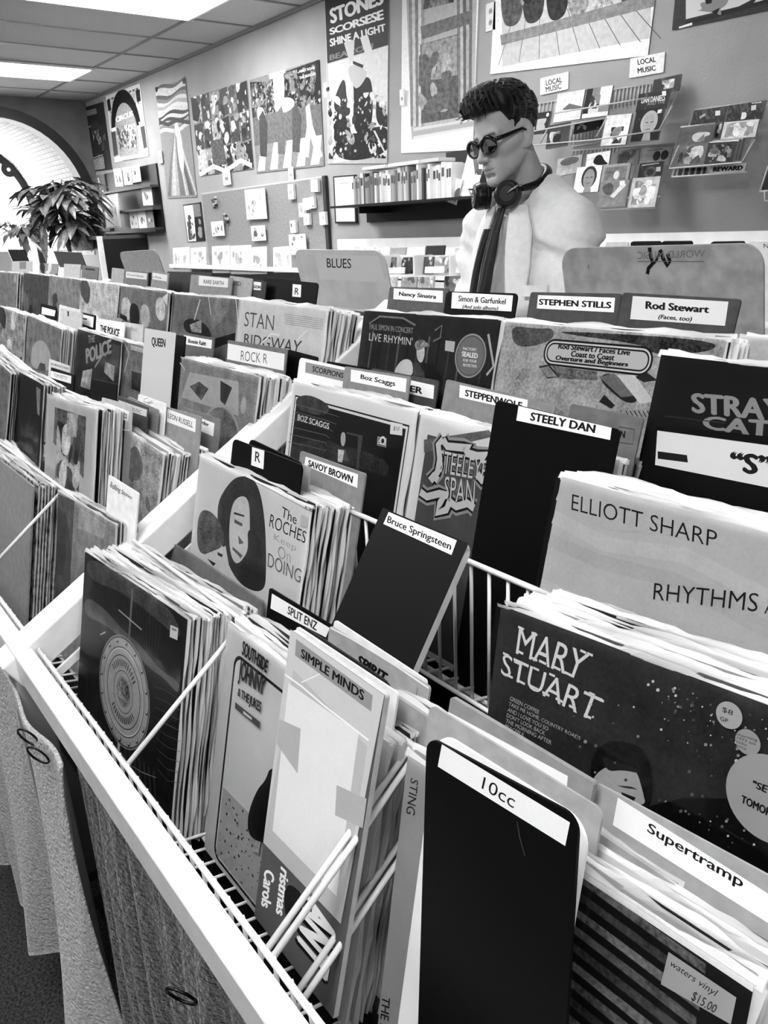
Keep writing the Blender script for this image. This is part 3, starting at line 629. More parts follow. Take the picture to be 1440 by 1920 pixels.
for i in range(9): c.line(.4, z4((585+i*3, 950+i*60), (650+i*2, 970+i*66), (740, 1030+i*60)), .0007)
c.line(.65, z4((395, 1330), (440, 1400), (520, 1450), (600, 1480)), .0012); c.P(.85, *z4((378, 1265), (392, 1275), (385, 1365), (370, 1355)))
a, b_ = Vector(c.L(*z4((350, 658))[0])), Vector(c.L(*z4((470, 1318))[0])); mid = (a+b_)/2; rr = (a-b_).length/2/c.w; cx, cy = mid.x/c.w, mid.y/c.h
c.ell(.70, cx, cy, rr, rr, nz=.12, n=48)
for q, g in ((.985, .35), (.80, .3), (.78, .85), (.66, .35), (.38, .25), (.34, .7), (.27, .3)): c.ell(g, cx, cy, rr*q, rr*q, n=48, ring=.965)
c.ell(.5, cx, cy, rr*.25, rr*.25, nz=.8)
for i in range(16): an = i*math.pi/8; c.ell(.25, cx+rr*.9*math.cos(an), cy+rr*.9*math.sin(an), .012, .012, n=10); c.ell(.85, cx+rr*.9*math.cos(an)-.003, cy+rr*.9*math.sin(an)+.003, .007, .007, n=8)
for i in range(13): an = R(40+i*8.5); c.uv(.3, *[(cx+rr*d*math.cos(an+e), cy+rr*d*math.sin(an+e)) for d, e in ((.46, 0), (.58, 0), (.58, .05), (.46, .05))]); an = R(225+i*8.5); c.uv(.3, *[(cx+rr*d*math.cos(an+e), cy+rr*d*math.sin(an+e)) for d, e in ((.44, 0), (.56, 0), (.56, .06), (.44, .06))])
q = z4((688, 592), (733, 612), (728, 682), (683, 662)); c.P(.93, *q, part='price_sticker'); c.P(.6, *inset(q, .2, .15, .2, .65), part='price_sticker'); c.done()
div('', (283, 992), (492, 1128), (.435, .432), 1, g=.4, label='brown backed card at the back of the metal lid stack', t=.004).done()
c = album('pale southside album with a thick black frame line, second stack of the front tier', (428, 1165), None, y=.36, n=8, seed=5, g=.9, what='record in a clear sleeve packed behind the pale southside album')
c.fill(.88, .03); F = [c.L(*p) for p in z4((1062, 700), (930, 1830))]; x0 = F[0][0]/c.w
c.add([(x*c.w, z*c.h) for x, z in rrect(.86, .885, .05, x0=x0, z0=.02)], .06); c.add([(x*c.w, z*c.h) for x, z in rrect(.835, .86, .045, x0=x0+.0125, z0=.0325)], .9, .02)
c.uv(.72, (x0+.02, .04), (.96, .04), (.96, .42), (.6, .36), (x0+.02, .34), nz=.08)
r = random.Random(1)
for i in range(150):
    u, v = r.uniform(x0+.03, .9), r.uniform(.05, .33); s_ = r.uniform(.004, .011); c.uv(.2, (u, v), (u+s_, v-.3*s_), (u+s_*1.3, v+s_*.7), (u+s_*.3, v+s_))
c.text('SOUTHSIDE', z4((1112, 680), (1262, 800), (1250, 875), (1103, 765)), .12, bold=.03, space=.9); c.text('JOHNNY', z4((1095, 785), (1250, 905), (1226, 1035), (1080, 935)), .2, bold=.03, space=.9); c.text('& THE JUKES', z4((1085, 955), (1222, 1040), (1212, 1120), (1078, 1015)), .12, bold=.03, space=.9)
c.P(.3, *z4((1068, 1040), (1212, 1155), (1210, 1195), (1066, 1075))); c.P(.9, *z4((1115, 1090), (1165, 1130), (1164, 1145), (1114, 1106)))
c.P(.05, *z4((1275, 1400), (1245, 1495), (1195, 1545), (1140, 1690), (1142, 1805), (1200, 1850), (1400, 1900), (1500, 1500))); c.P(.75, *z4((1180, 1840), (1215, 1850), (1205, 1920), (1165, 1900)), nz=.3); c.done()
# simple minds card: a cut record jacket
z5 = zt(420, 1140, 3.2727); z5b = zt(420, 1520, 3.6)
c = div('', (546, 1180), (722, 1303), .34, 1, up=0, bot=(472, 1711), g=.75, label='tall simple minds card made from a cut record jacket', t=.006)
c.fill(.32, .08); c.text('Carols', z5b((283, 390), (350, 430), (300, 690), (252, 650))[::1], .93, bold=.03) if 0 else None
def down(c, s, q, g, bold=.03): c.text(s, [q[1], q[2], q[3], q[0]], g, bold=bold)     # lettering that reads downwards: quad given TL TR BR BL on the page
down(c, 'Carols', z5b((275, 385), (345, 425), (315, 672), (250, 640)), .93); down(c, 'ristmas', z5b((385, 370), (440, 425), (410, 725), (350, 690)), .93)
c.P(.08, *z5b((410, 470), (545, 560), (515, 720), (470, 780), (410, 720)), nz=.6); down(c, 'ANT', z5b((540, 560), (770, 790), (700, 1190), (470, 920)), .04, .05); down(c, 'ANT', z5b((555, 540), (770, 770), (700, 1165), (485, 905)), .88, .04)
c.P(.76, (546, 1180), (722, 1303), (640, 1732), (490, 1574), nz=.02); c.P(.70, (551, 1255), (690, 1400), (640, 1732), (490, 1574), nz=.02)
q = z5((400, 460), (830, 765), (735, 1480), (300, 1370)); c.P(.86, *[q[0], q[1], (632, 1680), (512, 1557)], nz=.02, part='paper_sheet')
c.P(.66, *z5((345, 680), (475, 740), (455, 1015), (325, 830)), nz=.03, part='tape'); c.P(.66, *z5((695, 1085), (880, 1170), (855, 1350), (685, 1270)), nz=.03, part='tape_strip'); c.line(.92, z5((375, 405), (480, 480), (620, 600), (750, 700), (890, 810)), .002); c.line(.9, z5((480, 455), (600, 400), (560, 330)), .0012)
q = z5((447, 190), (917, 535), (907, 635), (440, 290)); c.P(.55, *q, part='paper_label'); c.text('SIMPLE MINDS', z5((480, 245), (868, 510), (860, 572), (474, 300)), .04, bold=.025); c.done()
div('', (556, 1174), (746, 1300), .37, 1, g=.85, label='white edged card right behind the simple minds card').done()
div('', (560, 1168), (740, 1288), .384, 1, g=.08, label='thin black card behind the simple minds card', r=.02).done()
q = z5((640, 110), (1265, 490), (1215, 760), (640, 200))
c = div('SPIRIT', (618, 1173), (806, 1288), .41, 1, g=.6, tq=z5((832, 285), (1012, 405), (985, 470), (812, 345)), bold=.04, label='grey card lettered spirit, worn along its top edge'); c.line(.9, [(620, 1177), (660, 1198), (700, 1222), (745, 1250), (804, 1290)], .002); c.line(.35, z5((1190, 490), (1165, 605), (1060, 560)), .0008); c.done()
div('', (627, 1162), (800, 1276), .424, 1, g=.88, label='white card just behind the grey spirit card').done()
zb = zt(480, 800, 3)
c = div('SPLIT ENZ', zb((75, 905))[0], zb((425, 1118))[0], .432, 1, lab=zb((90, 938), (420, 1135), (412, 1195), (82, 1022)), tq=zb((182, 1006), (347, 1100), (341, 1150), (177, 1052)), g=.06, m=M_BLK, label='black card lettered split enz'); c.done()
cs = Card('record_album', 'x', 'record', at(742, 1392, y=.385)-Vector((LPW, 0, 0)), None, w=LPW, h=LPW, t=.004, g=.85, ink=INKP); cs.o['label'] = 'pale record standing behind the simple minds card'; cs.o['group'] = 'front records facing out'
stack(cs, 5, .006, 'record in a clear sleeve between the simple minds and spirit cards', 'records behind the simple minds card', 12)
# third stack: sting record, ten cc card, supertramp card
z6 = zt(840, 1180, 2.4)
c = album('album with slanting dark slat stripes and a pale side band, nearest the camera', (765, 1415), (1435, 1860), y=.36, n=9, seed=8, g=.8, pitch=.005, what='record in a clear sleeve packed behind the slat striped album')
c.fill(.1, .2); c.uv(.72, (0, 0), (.24, 0), (.24, 1), (0, 1), nz=.03)
for i in range(14):
    s0, s1 = (560-i*14, 1075+i*72), (560-i*14, 1075+i*72+38); c.P((.42, .3, .5)[i % 3], *z6(s0, (s0[0]+600, s0[1]+430+i*8), (s1[0]+600, s1[1]+440+i*10), s1), nz=.5)
c.uv(.9, (.24, .985), (1, .985), (1, 1), (.24, 1), nz=.05)
c.text('STING', [(783, 1460), (780, 1528), (763, 1523), (773, 1456)][0:4], .1, shear=.2) if 0 else down(c, 'STING', [(771, 1458), (785, 1464), (778, 1530), (762, 1524)], .1, .0)
down(c, 'THE B', [(718, 1866), (732, 1872), (728, 1935), (712, 1930)], .1, .01)
q = z6((995, 1450), (1300, 1655), (1275, 1776), (960, 1595)); c.P(.78, *q, part='price_sticker'); c.text('waters vinyl', z6((1010, 1485), (1220, 1625), (1208, 1665), (1000, 1520)), .12, shear=.3, part='price_sticker'); c.text('$15.00', z6((1105, 1620), (1215, 1690), (1205, 1735), (1095, 1670)), .12, shear=.3, part='price_sticker'); c.done()
c = div('10cc', (800, 1380), (1085, 1533), .318, 1, up=0, lab=[(829, 1392), (1069, 1542), (1060, 1586), (821, 1437)], tq=[(908, 1456), (969, 1493), (963, 1516), (903, 1478)], g=.05, m=M_BLK, label='big black card lettered 10cc, nearest the camera', r=.012, bold=.0, lean=10); c.line(.2, [(970, 1540), (975, 1570), (985, 1605)], .0012); c.done()
div('', (820, 1368), (1107, 1548), .343, 1, g=.9, m=M_PLC, r=.02, label='white plastic card right behind the black 10cc card').done()
div('', (806, 1320), (1131, 1520), .372, 1, g=.62, r=.008, label='grey card behind the white plastic card').done()
c = div('', (845, 1306), (1114, 1468), .393, 1, g=.55, r=.003, label='tan card with a worn edge in front of the supertramp card', t=.005); c.P(.93, *z6((0, 370), (540, 660), (530, 760), (0, 480))); c.ell(.05, .75, .9, .09, .09, a0=0, a1=360); c.done()
c = div('', (1117, 1467), (1440, 1642), .418, 1, up=0, g=.62, w=.24, lab=[z6((765, 757))[0], (1560, 1752), (1550, 1800), z6((742, 880))[0]], label='wide grey card lettered supertramp')
c.text('Supertramp', z6((905, 868), (1335, 1118), (1322, 1178), (892, 922)), .05, bold=.012); c.done()
cs = Card('record_album', 'x', 'record', at(1120, 1560, y=.40)-Vector((.25, 0, 0)), None, w=LPW, h=LPW, t=.004, g=.6, ink=INKP); cs.o['label'] = 'grey record standing behind the slat striped album'; cs.o['group'] = 'front records facing out'
stack(cs, 3, .0055, 'record in a clear sleeve just in front of the supertramp card', 'records before the supertramp card', 31)

# ================= nearest rack, second tier
zA = zt(0, 800, 3)
c = album('white roches album with two dark haired heads in print', (375, 853), (595, 957), y=.49, n=15, pitch=.0042, seed=2, g=.9, what='record in a clear sleeve packed behind the white roches album')
c.fill(.9, .02); c.P(.2, *zA((1300, 290), (1400, 272), (1455, 330), (1490, 500), (1500, 760), (1490, 960), (1300, 860), (1200, 470)), nz=.6); c.P(.85, *zA((1318, 400), (1400, 385), (1408, 560), (1400, 700), (1330, 790), (1290, 700), (1290, 520)), nz=.08); c.P(.35, *zA((1320, 520), (1365, 545), (1362, 562), (1318, 540))); c.P(.35, *zA((1310, 675), (1365, 725), (1355, 740), (1308, 690))); c.P(.4, *zA((1340, 610), (1372, 655), (1345, 662))); c.P(.15, *zA((1318, 480), (1375, 498), (1375, 508), (1316, 492)))
c.P(.32, *zA((1115, 470), (1190, 470), (1250, 560), (1270, 660), (1180, 730), (1105, 700)), nz=.9); c.P(.88, *zA((1150, 720), (1270, 670), (1300, 850), (1180, 780)), nz=.06); c.P(.1, *zA((1165, 740), (1215, 770), (1200, 785))); c.P(.15, *zA((1225, 705), (1255, 720), (1250, 735), (1225, 722))); c.P(.15, *zA((1390, 560), (1470, 620), (1495, 960), (1330, 870), (1350, 780), (1400, 700)), nz=.5)
c.text('The', zb((150, 448), (233, 498), (228, 552), (142, 505)), .05); c.text('ROCHES', zb((85, 490), (287, 592), (277, 657), (75, 562)), .05, bold=-.005); c.text('Keep', zb((105, 600), (230, 665), (225, 712), (102, 650)), .68, bold=-.012); c.text('On', zb((128, 665), (198, 700), (196, 765), (124, 735)), .68, bold=-.012); c.text('DOING', zb((72, 708), (260, 805), (250, 880), (68, 785)), .35, bold=-.012)
c.line(.5, zb((0, 310), (320, 480), (262, 925)), .0008); c.text('ROMER', zb((280, 443), (341, 466), (338, 488), (277, 462)), .1, shear=.2); c.P(.8, *zb((258, 495), (305, 515), (300, 575), (252, 555)), part='price_sticker'); c.done()
div('R', (437, 822), (567, 872), .497, 2, lab=[(473, 838), (496, 845), (494, 880), (471, 872)], tq=[(479, 846), (489, 849), (488, 868), (478, 865)], g=.05, m=M_BLK, r=.01, bold=.01, label='black card with a handwritten R behind the white roches album').done()
div('', (468, 822), (566, 868), .515, 2, g=.05, m=M_BLK, r=.01, label='second black card behind the handwritten R card').done()
div('& The', zb((130, 170))[0], zb((305, 228))[0], .52, 2, lab=zb((165, 185), (250, 215), (243, 335), (160, 300)), tq=zb((165, 218), (235, 243), (232, 268), (163, 245)), g=.6, label='grey card with a half hidden label behind the roches album').done()
div('SAVOY BROWN', zb((250, 135))[0], zb((617, 265))[0], .55, 2, lab=zb((280, 168), (575, 268), (570, 345), (272, 215)), tq=zb((296, 185), (548, 278), (542, 320), (292, 222)), g=.5, label='grey card lettered savoy brown', bold=.03).done()
c = div('Bruce Springsteen', (718, 952), (879, 1019), .52, 2, up=0, lab=zb((747, 480), (1130, 640), (1100, 722), (717, 547)), tq=zb((745, 500), (1105, 655), (1092, 708), (733, 550)), g=.8, lean=33, r=.014, label='black card lettered bruce springsteen, leaning far back', t=.009, edge=.015); c.done()
c = album('dark mary stuart album with a serif title and light spots', (940, 1135), (1440, 1322), y=.46, n=22, pitch=.0041, seed=6, what='record in a clear sleeve packed behind the dark mary stuart album')
c.fill(.17, .3); c.uv(.04, (.5, 0), (1, 0), (1, .9), (.62, .72), (.4, .55), (.35, .2), nz=.5)
def serif(c, s, q, g, cuts):
    c.text(s, q, g, bold=.0, space=.95)
serif(c, 'MARY', z6((322, -15), (645, 112), (598, 232), (306, 108)), .93, 0); serif(c, 'STUART', z6((250, 105), (698, 312), (655, 418), (238, 200)), .93, 0)
for (u, v) in ((322, 102), (385, 132), (425, 148), (490, 175), (540, 200), (275, 210), (330, 238), (388, 262), (440, 290), (500, 318), (560, 350), (628, 392)): c.line(.93, z6((u-14, v-8), (u+18, v+8)), .0022, part='lettering')
for (u, v) in ((330, -6), (390, 20), (610, 100), (640, 112), (262, 112), (312, 150), (398, 178), (470, 205), (650, 290), (690, 318)): c.line(.93, z6((u-12, v-6), (u+14, v+6)), .002, part='lettering')
for (s_, u, v, ln) in (('GREEN COFFEE', 284, 300, 130), ('TAKE ME HOME, COUNTRY ROADS', 279, 325, 322), ('AND I LOVE YOU SO', 275, 350, 182), ('DON\'T LOOK BACK', 271, 375, 172), ('THE MORNING AFTER', 267, 400, 205), ('PEACEFUL', 264, 425, 88)): c.text(s_, z6((u, v), (u+ln, v+ln*.49), (u+ln-4, v+ln*.49+18), (u-4, v+18)), .75, bold=.005)
c.P(.07, *z6((640, 600), (700, 505), (800, 500), (900, 540), (930, 700), (900, 830), (660, 700)), nz=.8); c.P(.72, *z6((672, 640), (760, 600), (850, 620), (880, 720), (900, 810), (640, 720)), nz=.06); c.P(.15, *z6((690, 560), (770, 600), (830, 610), (880, 650), (790, 630), (720, 640))); c.P(.25, *z6((765, 700), (830, 705), (860, 720), (800, 712))); c.P(.12, *z6((785, 730), (850, 755), (840, 775), (790, 755)))
r = random.Random(11)
for i in range(170):
    u, v = r.choice(((r.gauss(1100, 90), r.gauss(330, 80)), (r.gauss(1300, 120), r.gauss(440, 70)), (r.gauss(1180, 160), r.gauss(880, 90)), (r.uniform(500, 1440), r.uniform(250, 950)))); s_ = r.uniform(2, 9); p = [c.L(*z6((u+s_*math.cos(k), v+s_*math.sin(k)))[0]) for k in (0, 1, 2.1, 3.1, 4.2, 5.2)]
    c.lay -= i % 8 > 0
    if all(.0 < a < c.w*.99 and .0 < b < c.h*.97 for a, b in p): c.add(p, r.choice((.4, .6, .85, .3)))
def disc(c, ctr, edge, g, part='price_sticker'):
    a = Vector(c.L(*ctr)); b = Vector(c.L(*edge)); q = (a-b).length/c.w; c.ell(g, a.x/c.w, a.y/c.h, q, q, part=part, n=40)
disc(c, *z6((1270, 385), (1262, 323)), .72); c.text('$8', z6((1242, 345), (1290, 365), (1285, 390), (1238, 370)), .1, part='price_sticker'); c.text('GP', z6((1232, 388), (1268, 402), (1264, 420), (1230, 406)), .1, part='price_sticker')
disc(c, *z6((1355, 505), (1352, 447)), .66); c.text('charming\n1973 xm\nradio\nvoice', z6((1305, 462), (1400, 490), (1385, 560), (1300, 520)), .15, part='price_sticker')
disc(c, *z6((1450, 760), (1440, 560)), .68); c.text('"SE', z6((1380, 675), (1450, 700), (1440, 735), (1375, 705)), .05, bold=.03, part='price_sticker'); c.text('TOMORROW', z6((1330, 740), (1560, 850), (1550, 890), (1325, 775)), .05, bold=.03, part='price_sticker'); c.done()

# ================= nearest rack, third tier
zc = zt(520, 690, 3.2727); zd = zt(480, 420, 3); ze = zt(960, 420, 3); zf_ = zt(960, 800, 3)
c = album('white bordered black boz scaggs album', (551, 714), (786, 771), y=.675, n=6, seed=1, g=.93, what='record in a clear sleeve packed behind the boz scaggs album')
c.fill(.93); c.uv(.1, (.03, .03), (.97, .03), (.97, .93), (.03, .93)); c.uv(.93, (.037, .037), (.963, .037), (.963, .922), (.037, .922)); c.uv(.07, (.05, .05), (.95, .05), (.95, .91), (.05, .91), nz=.15)
c.P(.25, *zc((110, 180), (200, 160), (330, 230), (300, 300), (120, 260)), nz=.8); c.P(.16, *zc((90, 470), (260, 430), (400, 470), (690, 560), (680, 680), (560, 620), (100, 520)), nz=.9)
for i in range(6): c.line(.45, zc((112-i*9, 222+i*46), (300, 275+i*46), (380-i*20, 300+i*44)), .0009)
c.P(.28, *zc((498, 410), (525, 417), (498, 625), (486, 618)), nz=.3); c.P(.3, *zc((420, 390), (520, 415), (518, 425), (420, 402)))
c.P(.05, *zc((365, 400), (395, 370), (430, 385), (425, 470), (380, 480), (358, 450))); c.P(.75, *zc((390, 400), (415, 390), (422, 440), (410, 485), (390, 470)), nz=.15); c.P(.3, *zc((372, 500), (420, 500), (440, 570), (370, 570)), nz=.4); c.P(.8, *zc((375, 500), (412, 505), (400, 580), (372, 575)), nz=.3)
c.text('BOZ SCAGGS', zc((128, 283), (322, 340), (318, 378), (124, 320)), .9, bold=.02)
q = zc((697, 330), (770, 345), (768, 415), (693, 405)); c.P(.93, *q, part='price_sticker'); c.text('$10', inset(q, .25, .3, .25, .3), .1, shear=.3, part='price_sticker')
q = zc((618, 420), (672, 432), (669, 487), (615, 474)); c.P(.85, *q); c.P(.1, *inset(q, .08, .08, .08, .3)); c.P(.9, *[inset(q, .1, .1, .1, .3)[i] for i in (0,)], *inset(q, .45, .1, .05, .32)[1:3], inset(q, .1, .1, .1, .35)[3]) if 0 else None; c.text('A', inset(q, .1, .12, .55, .34), .9, bold=.03); c.ell(.9, *[v/s_ for v, s_ in zip(c.L(*inset(q, .6, .38, .3, .5)[0]), (c.w, c.h))], .022, .022, ring=.5); c.P(.1, *inset(q, .05, .84, .05, .06)); c.done()
c = div('SCORPIONS', (562, 670), (705, 702), .735, 3, lab=zd((280, 777), (560, 835), (552, 900), (277, 835)), tq=zd((320, 797), (495, 838), (490, 868), (316, 830)), g=.93, lg=.55, m=M_PLC, r=.008, label='white plastic card lettered scorpions'); c.done()
div('', zd((395, 770))[0], zd((660, 815))[0], .745, 3, g=.05, m=M_BLK, r=.008, label='black card behind the boz scaggs card').done()
div('Boz Scaggs', zd((500, 800))[0], zd((868, 858))[0], .72, 3, lab=zd((535, 818), (848, 870), (842, 947), (532, 885)), tq=zd((590, 845), (787, 884), (782, 922), (587, 878)), g=.5, label='grey card lettered boz scaggs').done()
div('SEGER', zd((650, 810))[0], zd((1028, 882))[0], .74, 3, lab=zd((740, 850), (1003, 908), (998, 985), (736, 925)), tq=zd((762, 885), (940, 920), (936, 958), (760, 922)), g=.25, bold=.03, label='dark card lettered seger, half hidden by the boz scaggs card').done()
c = album('grey album with curly psychedelic lettering', (790, 775), None, y=.665, n=7, seed=4, g=.9, what='record in a clear sleeve packed behind the curly lettered album')
c.fill(.86, .03); c.uv(.3, (.06, .03), (.97, .03), (.97, .92), (.06, .92), nz=.1); c.P(.38, *zc((900, 440), (1300, 380), (1330, 420), (900, 520)), nz=.3)
def curl(pts, w=.011):
    c.line(.6, zc(*pts), w*2.2); 
    return pts, w
cl = [curl(p) for p in ([(1020, 440), (990, 470), (1000, 560), (985, 640), (945, 690)], [(1020, 440), (1045, 480), (1150, 490), (1180, 470), (1150, 520)], [(880, 760), (920, 790), (1000, 770), (1040, 760), (1000, 830), (980, 890), (1040, 870), (1060, 820)], [(1060, 820), (1100, 850), (1170, 830), (1210, 860)], [(1160, 520), (1230, 540), (1290, 530), (1250, 570)], [(1230, 650), (1260, 690), (1290, 670)], [(940, 690), (960, 660), (990, 690)])]
c.text('STEELEYE', zc((1000, 500), (1300, 570), (1285, 700), (985, 640)), .6, bold=.07); c.text('SPAN', zc((1030, 660), (1222, 690), (1212, 860), (1020, 800)), .6, bold=.07)
for p, w in cl: c.line(.05, zc(*p), w*1.5)
c.text('STEELEYE', zc((1000, 500), (1300, 570), (1285, 700), (985, 640)), .05, bold=.045); c.text('SPAN', zc((1030, 660), (1222, 690), (1212, 860), (1020, 800)), .05, bold=.045)
for p, w in cl: c.line(.8, zc(*p), w*.9)
c.text('STEELEYE', zc((1003, 502), (1298, 570), (1283, 697), (988, 640)), .8, bold=.0); c.text('SPAN', zc((1033, 663), (1219, 692), (1210, 857), (1023, 800)), .8, bold=.0); c.done()
div('STEPPENWOLF', (837, 711), (1010, 752), .735, 3, lab=zd((1147, 905), (1530, 990), (1522, 1060), (1143, 975)), tq=zd((1178, 930), (1500, 1003), (1494, 1045), (1175, 968)), g=.5, w=.2, bold=.03, label='grey card lettered steppenwolf').done()
c = div('STEELY DAN', (930, 750), (1163, 806), .645, 3, up=0, lab=ze((37, 1023), (567, 1117), (552, 1215), (25, 1105)), tq=ze((108, 1057), (474, 1130), (466, 1178), (100, 1105)), g=.05, m=M_BLK, r=.006, lean=10, bold=.03, label='tall black card lettered steely dan'); c.done()
c = div('N', ze((330, 1010))[0], ze((740, 1092))[0], .675, 3, g=.38, tq=ze((610, 1160), (640, 1165), (635, 1205), (605, 1200)), bold=.03, label='grey card just behind the steely dan card'); c.line(.25, ze((600, 1140), (690, 1155), (680, 1240), (600, 1225)), .0008); c.done()
c = album('pale grey elliott sharp album with thin capital letters', (1053, 893), None, y=.58, n=17, pitch=.0041, seed=7, g=.75, what='record in a clear sleeve packed behind the elliott sharp album')
c.fill(.72, .04)
for i in range(12): c.line((.69, .75, .72)[i % 3], [(0, .12+i*.075), (.2, .1+i*.075+.02*math.sin(i)), (.45, .13+i*.075), (.7, .09+i*.075), (1, .12+i*.075)], .014, False, .06)
c.text('ELLIOTT SHARP', zf_((340, 378), (1157, 588), (1150, 682), (335, 468)), .06, bold=-.006); c.text('RHYTHMS', zf_((803, 878), (1392, 938), (1380, 1042), (795, 972)), .06, bold=-.006); c.text('AND', zf_((1432, 965), (1640, 1000), (1630, 1090), (1420, 1050)), .06, bold=-.006); c.done()
c = div('', zf_((800, 0))[0], (1440, 818), .672, 3, g=.06, w=.27, lab=[zf_((818, 22))[0], (1560, 851), (1545, 935), zf_((805, 215))[0]], lg=.75, m=M_BLK, label='black card with a big white label lettered S'); c.P(.05, *zf_((820, 138), (985, 160), (990, 202), (820, 180)), nz=.3); c.text('“S”', zf_((1228, 135), (1470, 168), (1458, 285), (1222, 250)), .05, bold=.035); c.done()

# ================= nearest rack, top tier
c = album('dark paul simon album with a round sealed sticker', (683, 582), (947, 600), y=.80, n=6, seed=9, what='record in a clear sleeve packed behind the paul simon album')
c.fill(.13, .4)
for i in range(12): c.line((.35, .05, .22)[i % 3], [(.08+i*.075, .02), (.08+i*.075+.02, .9)], .004, False, .3)
c.text('PAUL SIMON IN CONCERT', zd((642, 560), (885, 585), (884, 616), (640, 592)), .7, bold=-.005); c.text('LIVE RHYMIN\'', zd((640, 610), (883, 640), (880, 684), (636, 655)), .9, bold=-.005)
c.P(.85, *zd((775, 830), (820, 762), (870, 760), (885, 800), (882, 860), (800, 845)), nz=.08); c.P(.8, *zd((905, 680), (940, 660), (955, 720), (935, 790), (905, 760)), nz=.2); c.P(.55, *zd((890, 670), (930, 640), (990, 690), (950, 690), (905, 720)), nz=.8); c.P(.25, *zd((885, 780), (920, 780), (950, 860), (885, 858)), nz=.5); c.P(.05, *zd((940, 780), (1000, 790), (1050, 870), (950, 862)))
c.P(.75, *zd((1068, 655), (1122, 662), (1115, 722), (1064, 712)), part='price_sticker')
p = Vector(c.L(*zd((1207, 742))[0])); c.ell(.6, p.x/c.w, p.y/c.h, .10, .10, part='price_sticker'); c.ell(.35, p.x/c.w, p.y/c.h, .092, .092, part='price_sticker'); c.ell(.45, p.x/c.w, p.y/c.h, .085, .085, nz=.05, part='price_sticker')
for s_, v in (('FACTORY', 692), ('FOR YOUR', 758), ('PROTECTION', 785)): c.text(s_, zd((1168, v), (1245, v+8), (1243, v+24), (1166, v+16)), .9, bold=.02, part='price_sticker')
c.text('SEALED', zd((1162, 715), (1252, 728), (1250, 758), (1160, 745)), .93, bold=.035, part='price_sticker'); c.line(.5, zd((640, 560), (700, 520), (830, 530), (900, 570)), .003, nz=.2); c.line(.45, zd((1010, 600), (1050, 570), (1040, 640), (1000, 660)), .003); c.line(.7, zd((1310, 620), (1340, 800), (1300, 850)), .004); c.done()
div('Nancy Sinatra', zd((752, 353))[0], zd((1085, 362))[0], .87, 4, lab=zd((775, 362), (1053, 376), (1050, 443), (773, 423)), tq=zd((805, 380), (1017, 398), (1012, 428), (803, 410)), g=.3, bold=.03, label='dark card lettered nancy sinatra').done()
c = div('Simon & Garfunkel', (837, 546), (971, 550), .865, 4, lab=[(848, 548), (962, 554), (959, 584), (846, 578)], tq=[(860, 554), (949, 560), (948, 571), (859, 565)], g=.05, m=M_BLK, r=.008, bold=.02, label='black card lettered simon and garfunkel'); c.text('(And solo albums)', [(868, 571), (935, 575), (934, 584), (867, 580)], .05, bold=.02, shear=.2); c.done()
c = album('grainy rod stewart album with a rounded title panel', (948, 603), (1345, 636), y=.79, n=7, seed=2, g=.7, what='record in a clear sleeve packed behind the rod stewart album')
c.fill(.62, .35); c.P(.2, *ze((260, 600), (1150, 650), (1140, 720), (790, 740), (760, 680), (300, 620)), nz=1.0); c.P(.3, *ze((0, 570), (140, 590), (240, 585), (230, 660), (60, 700), (0, 660)), nz=.6); c.P(.4, *ze((230, 800), (480, 830), (480, 880), (260, 870)), nz=.8)
c.P(.15, *ze((150, 800), (210, 790), (270, 860), (200, 870))); c.P(.55, *ze((160, 810), (205, 800), (255, 858), (200, 862)), nz=.3); c.P(.12, *ze((470, 860), (580, 830), (710, 980), (690, 1010), (620, 1000))); c.P(.42, *ze((490, 860), (575, 840), (695, 965), (615, 975)), nz=.2); c.P(.1, *ze((490, 1000), (520, 960), (580, 1020), (560, 1040))); c.P(.12, *ze((690, 860), (760, 835), (820, 880), (740, 890))); c.P(.8, *ze((590, 850), (690, 850), (800, 1000), (720, 1010)), nz=.1)
for i in range(8): c.line(.15, ze((640+i*24, 1050), (660+i*24, 1085)), .0012)
q = [c.L(*p) for p in ze((170, 640), (778, 690), (775, 845), (168, 790))]; a, b2 = q[0], q[2]
for m_, g in ((0, .05), (.0025, .82), (.0045, .05), (.0065, .74)):
    w_, h_ = q[1][0]-q[0][0]-2*m_, q[0][1]-q[3][1]-2*m_; sk = (q[1][1]-q[0][1])/(q[1][0]-q[0][0]); c.add([(q[3][0]+m_+x, q[3][1]+m_+zz+sk*x) for x, zz in rrect(w_, h_, h_*.46)], g)
for s_, (u0, u1, v) in (('Rod Stewart / Faces Live', (262, 668, 668)), ('Coast to Coast', (335, 580, 712)), ('Overture and Beginners', (248, 658, 738))): c.text(s_, ze((u0, v), (u1, v+(u1-u0)*.095), (u1-3, v+(u1-u0)*.095+34), (u0-3, v+34)), .05, bold=.035, shear=.15)
c.done()
div('STEPHEN STILLS', ze((105, 383))[0], ze((618, 392))[0], .86, 4, lab=ze((147, 400), (580, 415), (573, 497), (140, 475)), tq=ze((152, 420), (562, 438), (558, 476), (150, 455)), g=.22, bold=.035, label='dark card lettered stephen stills').done()
c = div('Rod Stewart', ze((625, 385))[0], ze((1290, 423))[0], .855, 4, lab=ze((680, 405), (1218, 437), (1198, 573), (665, 535)), tq=ze((752, 433), (1114, 460), (1109, 502), (750, 478)), g=.2, lg=.8, bold=.035, label='dark card with a big label lettered rod stewart'); c.text('(Faces, too)', ze((825, 508), (1015, 522), (1011, 556), (822, 540)), .05, bold=.02, shear=.2); c.done()
c = album('black stray cats album with angular grey letters', (1240, 665), None, y=.72, n=5, seed=3, g=.1, what='record in a clear sleeve packed behind the stray cats album')
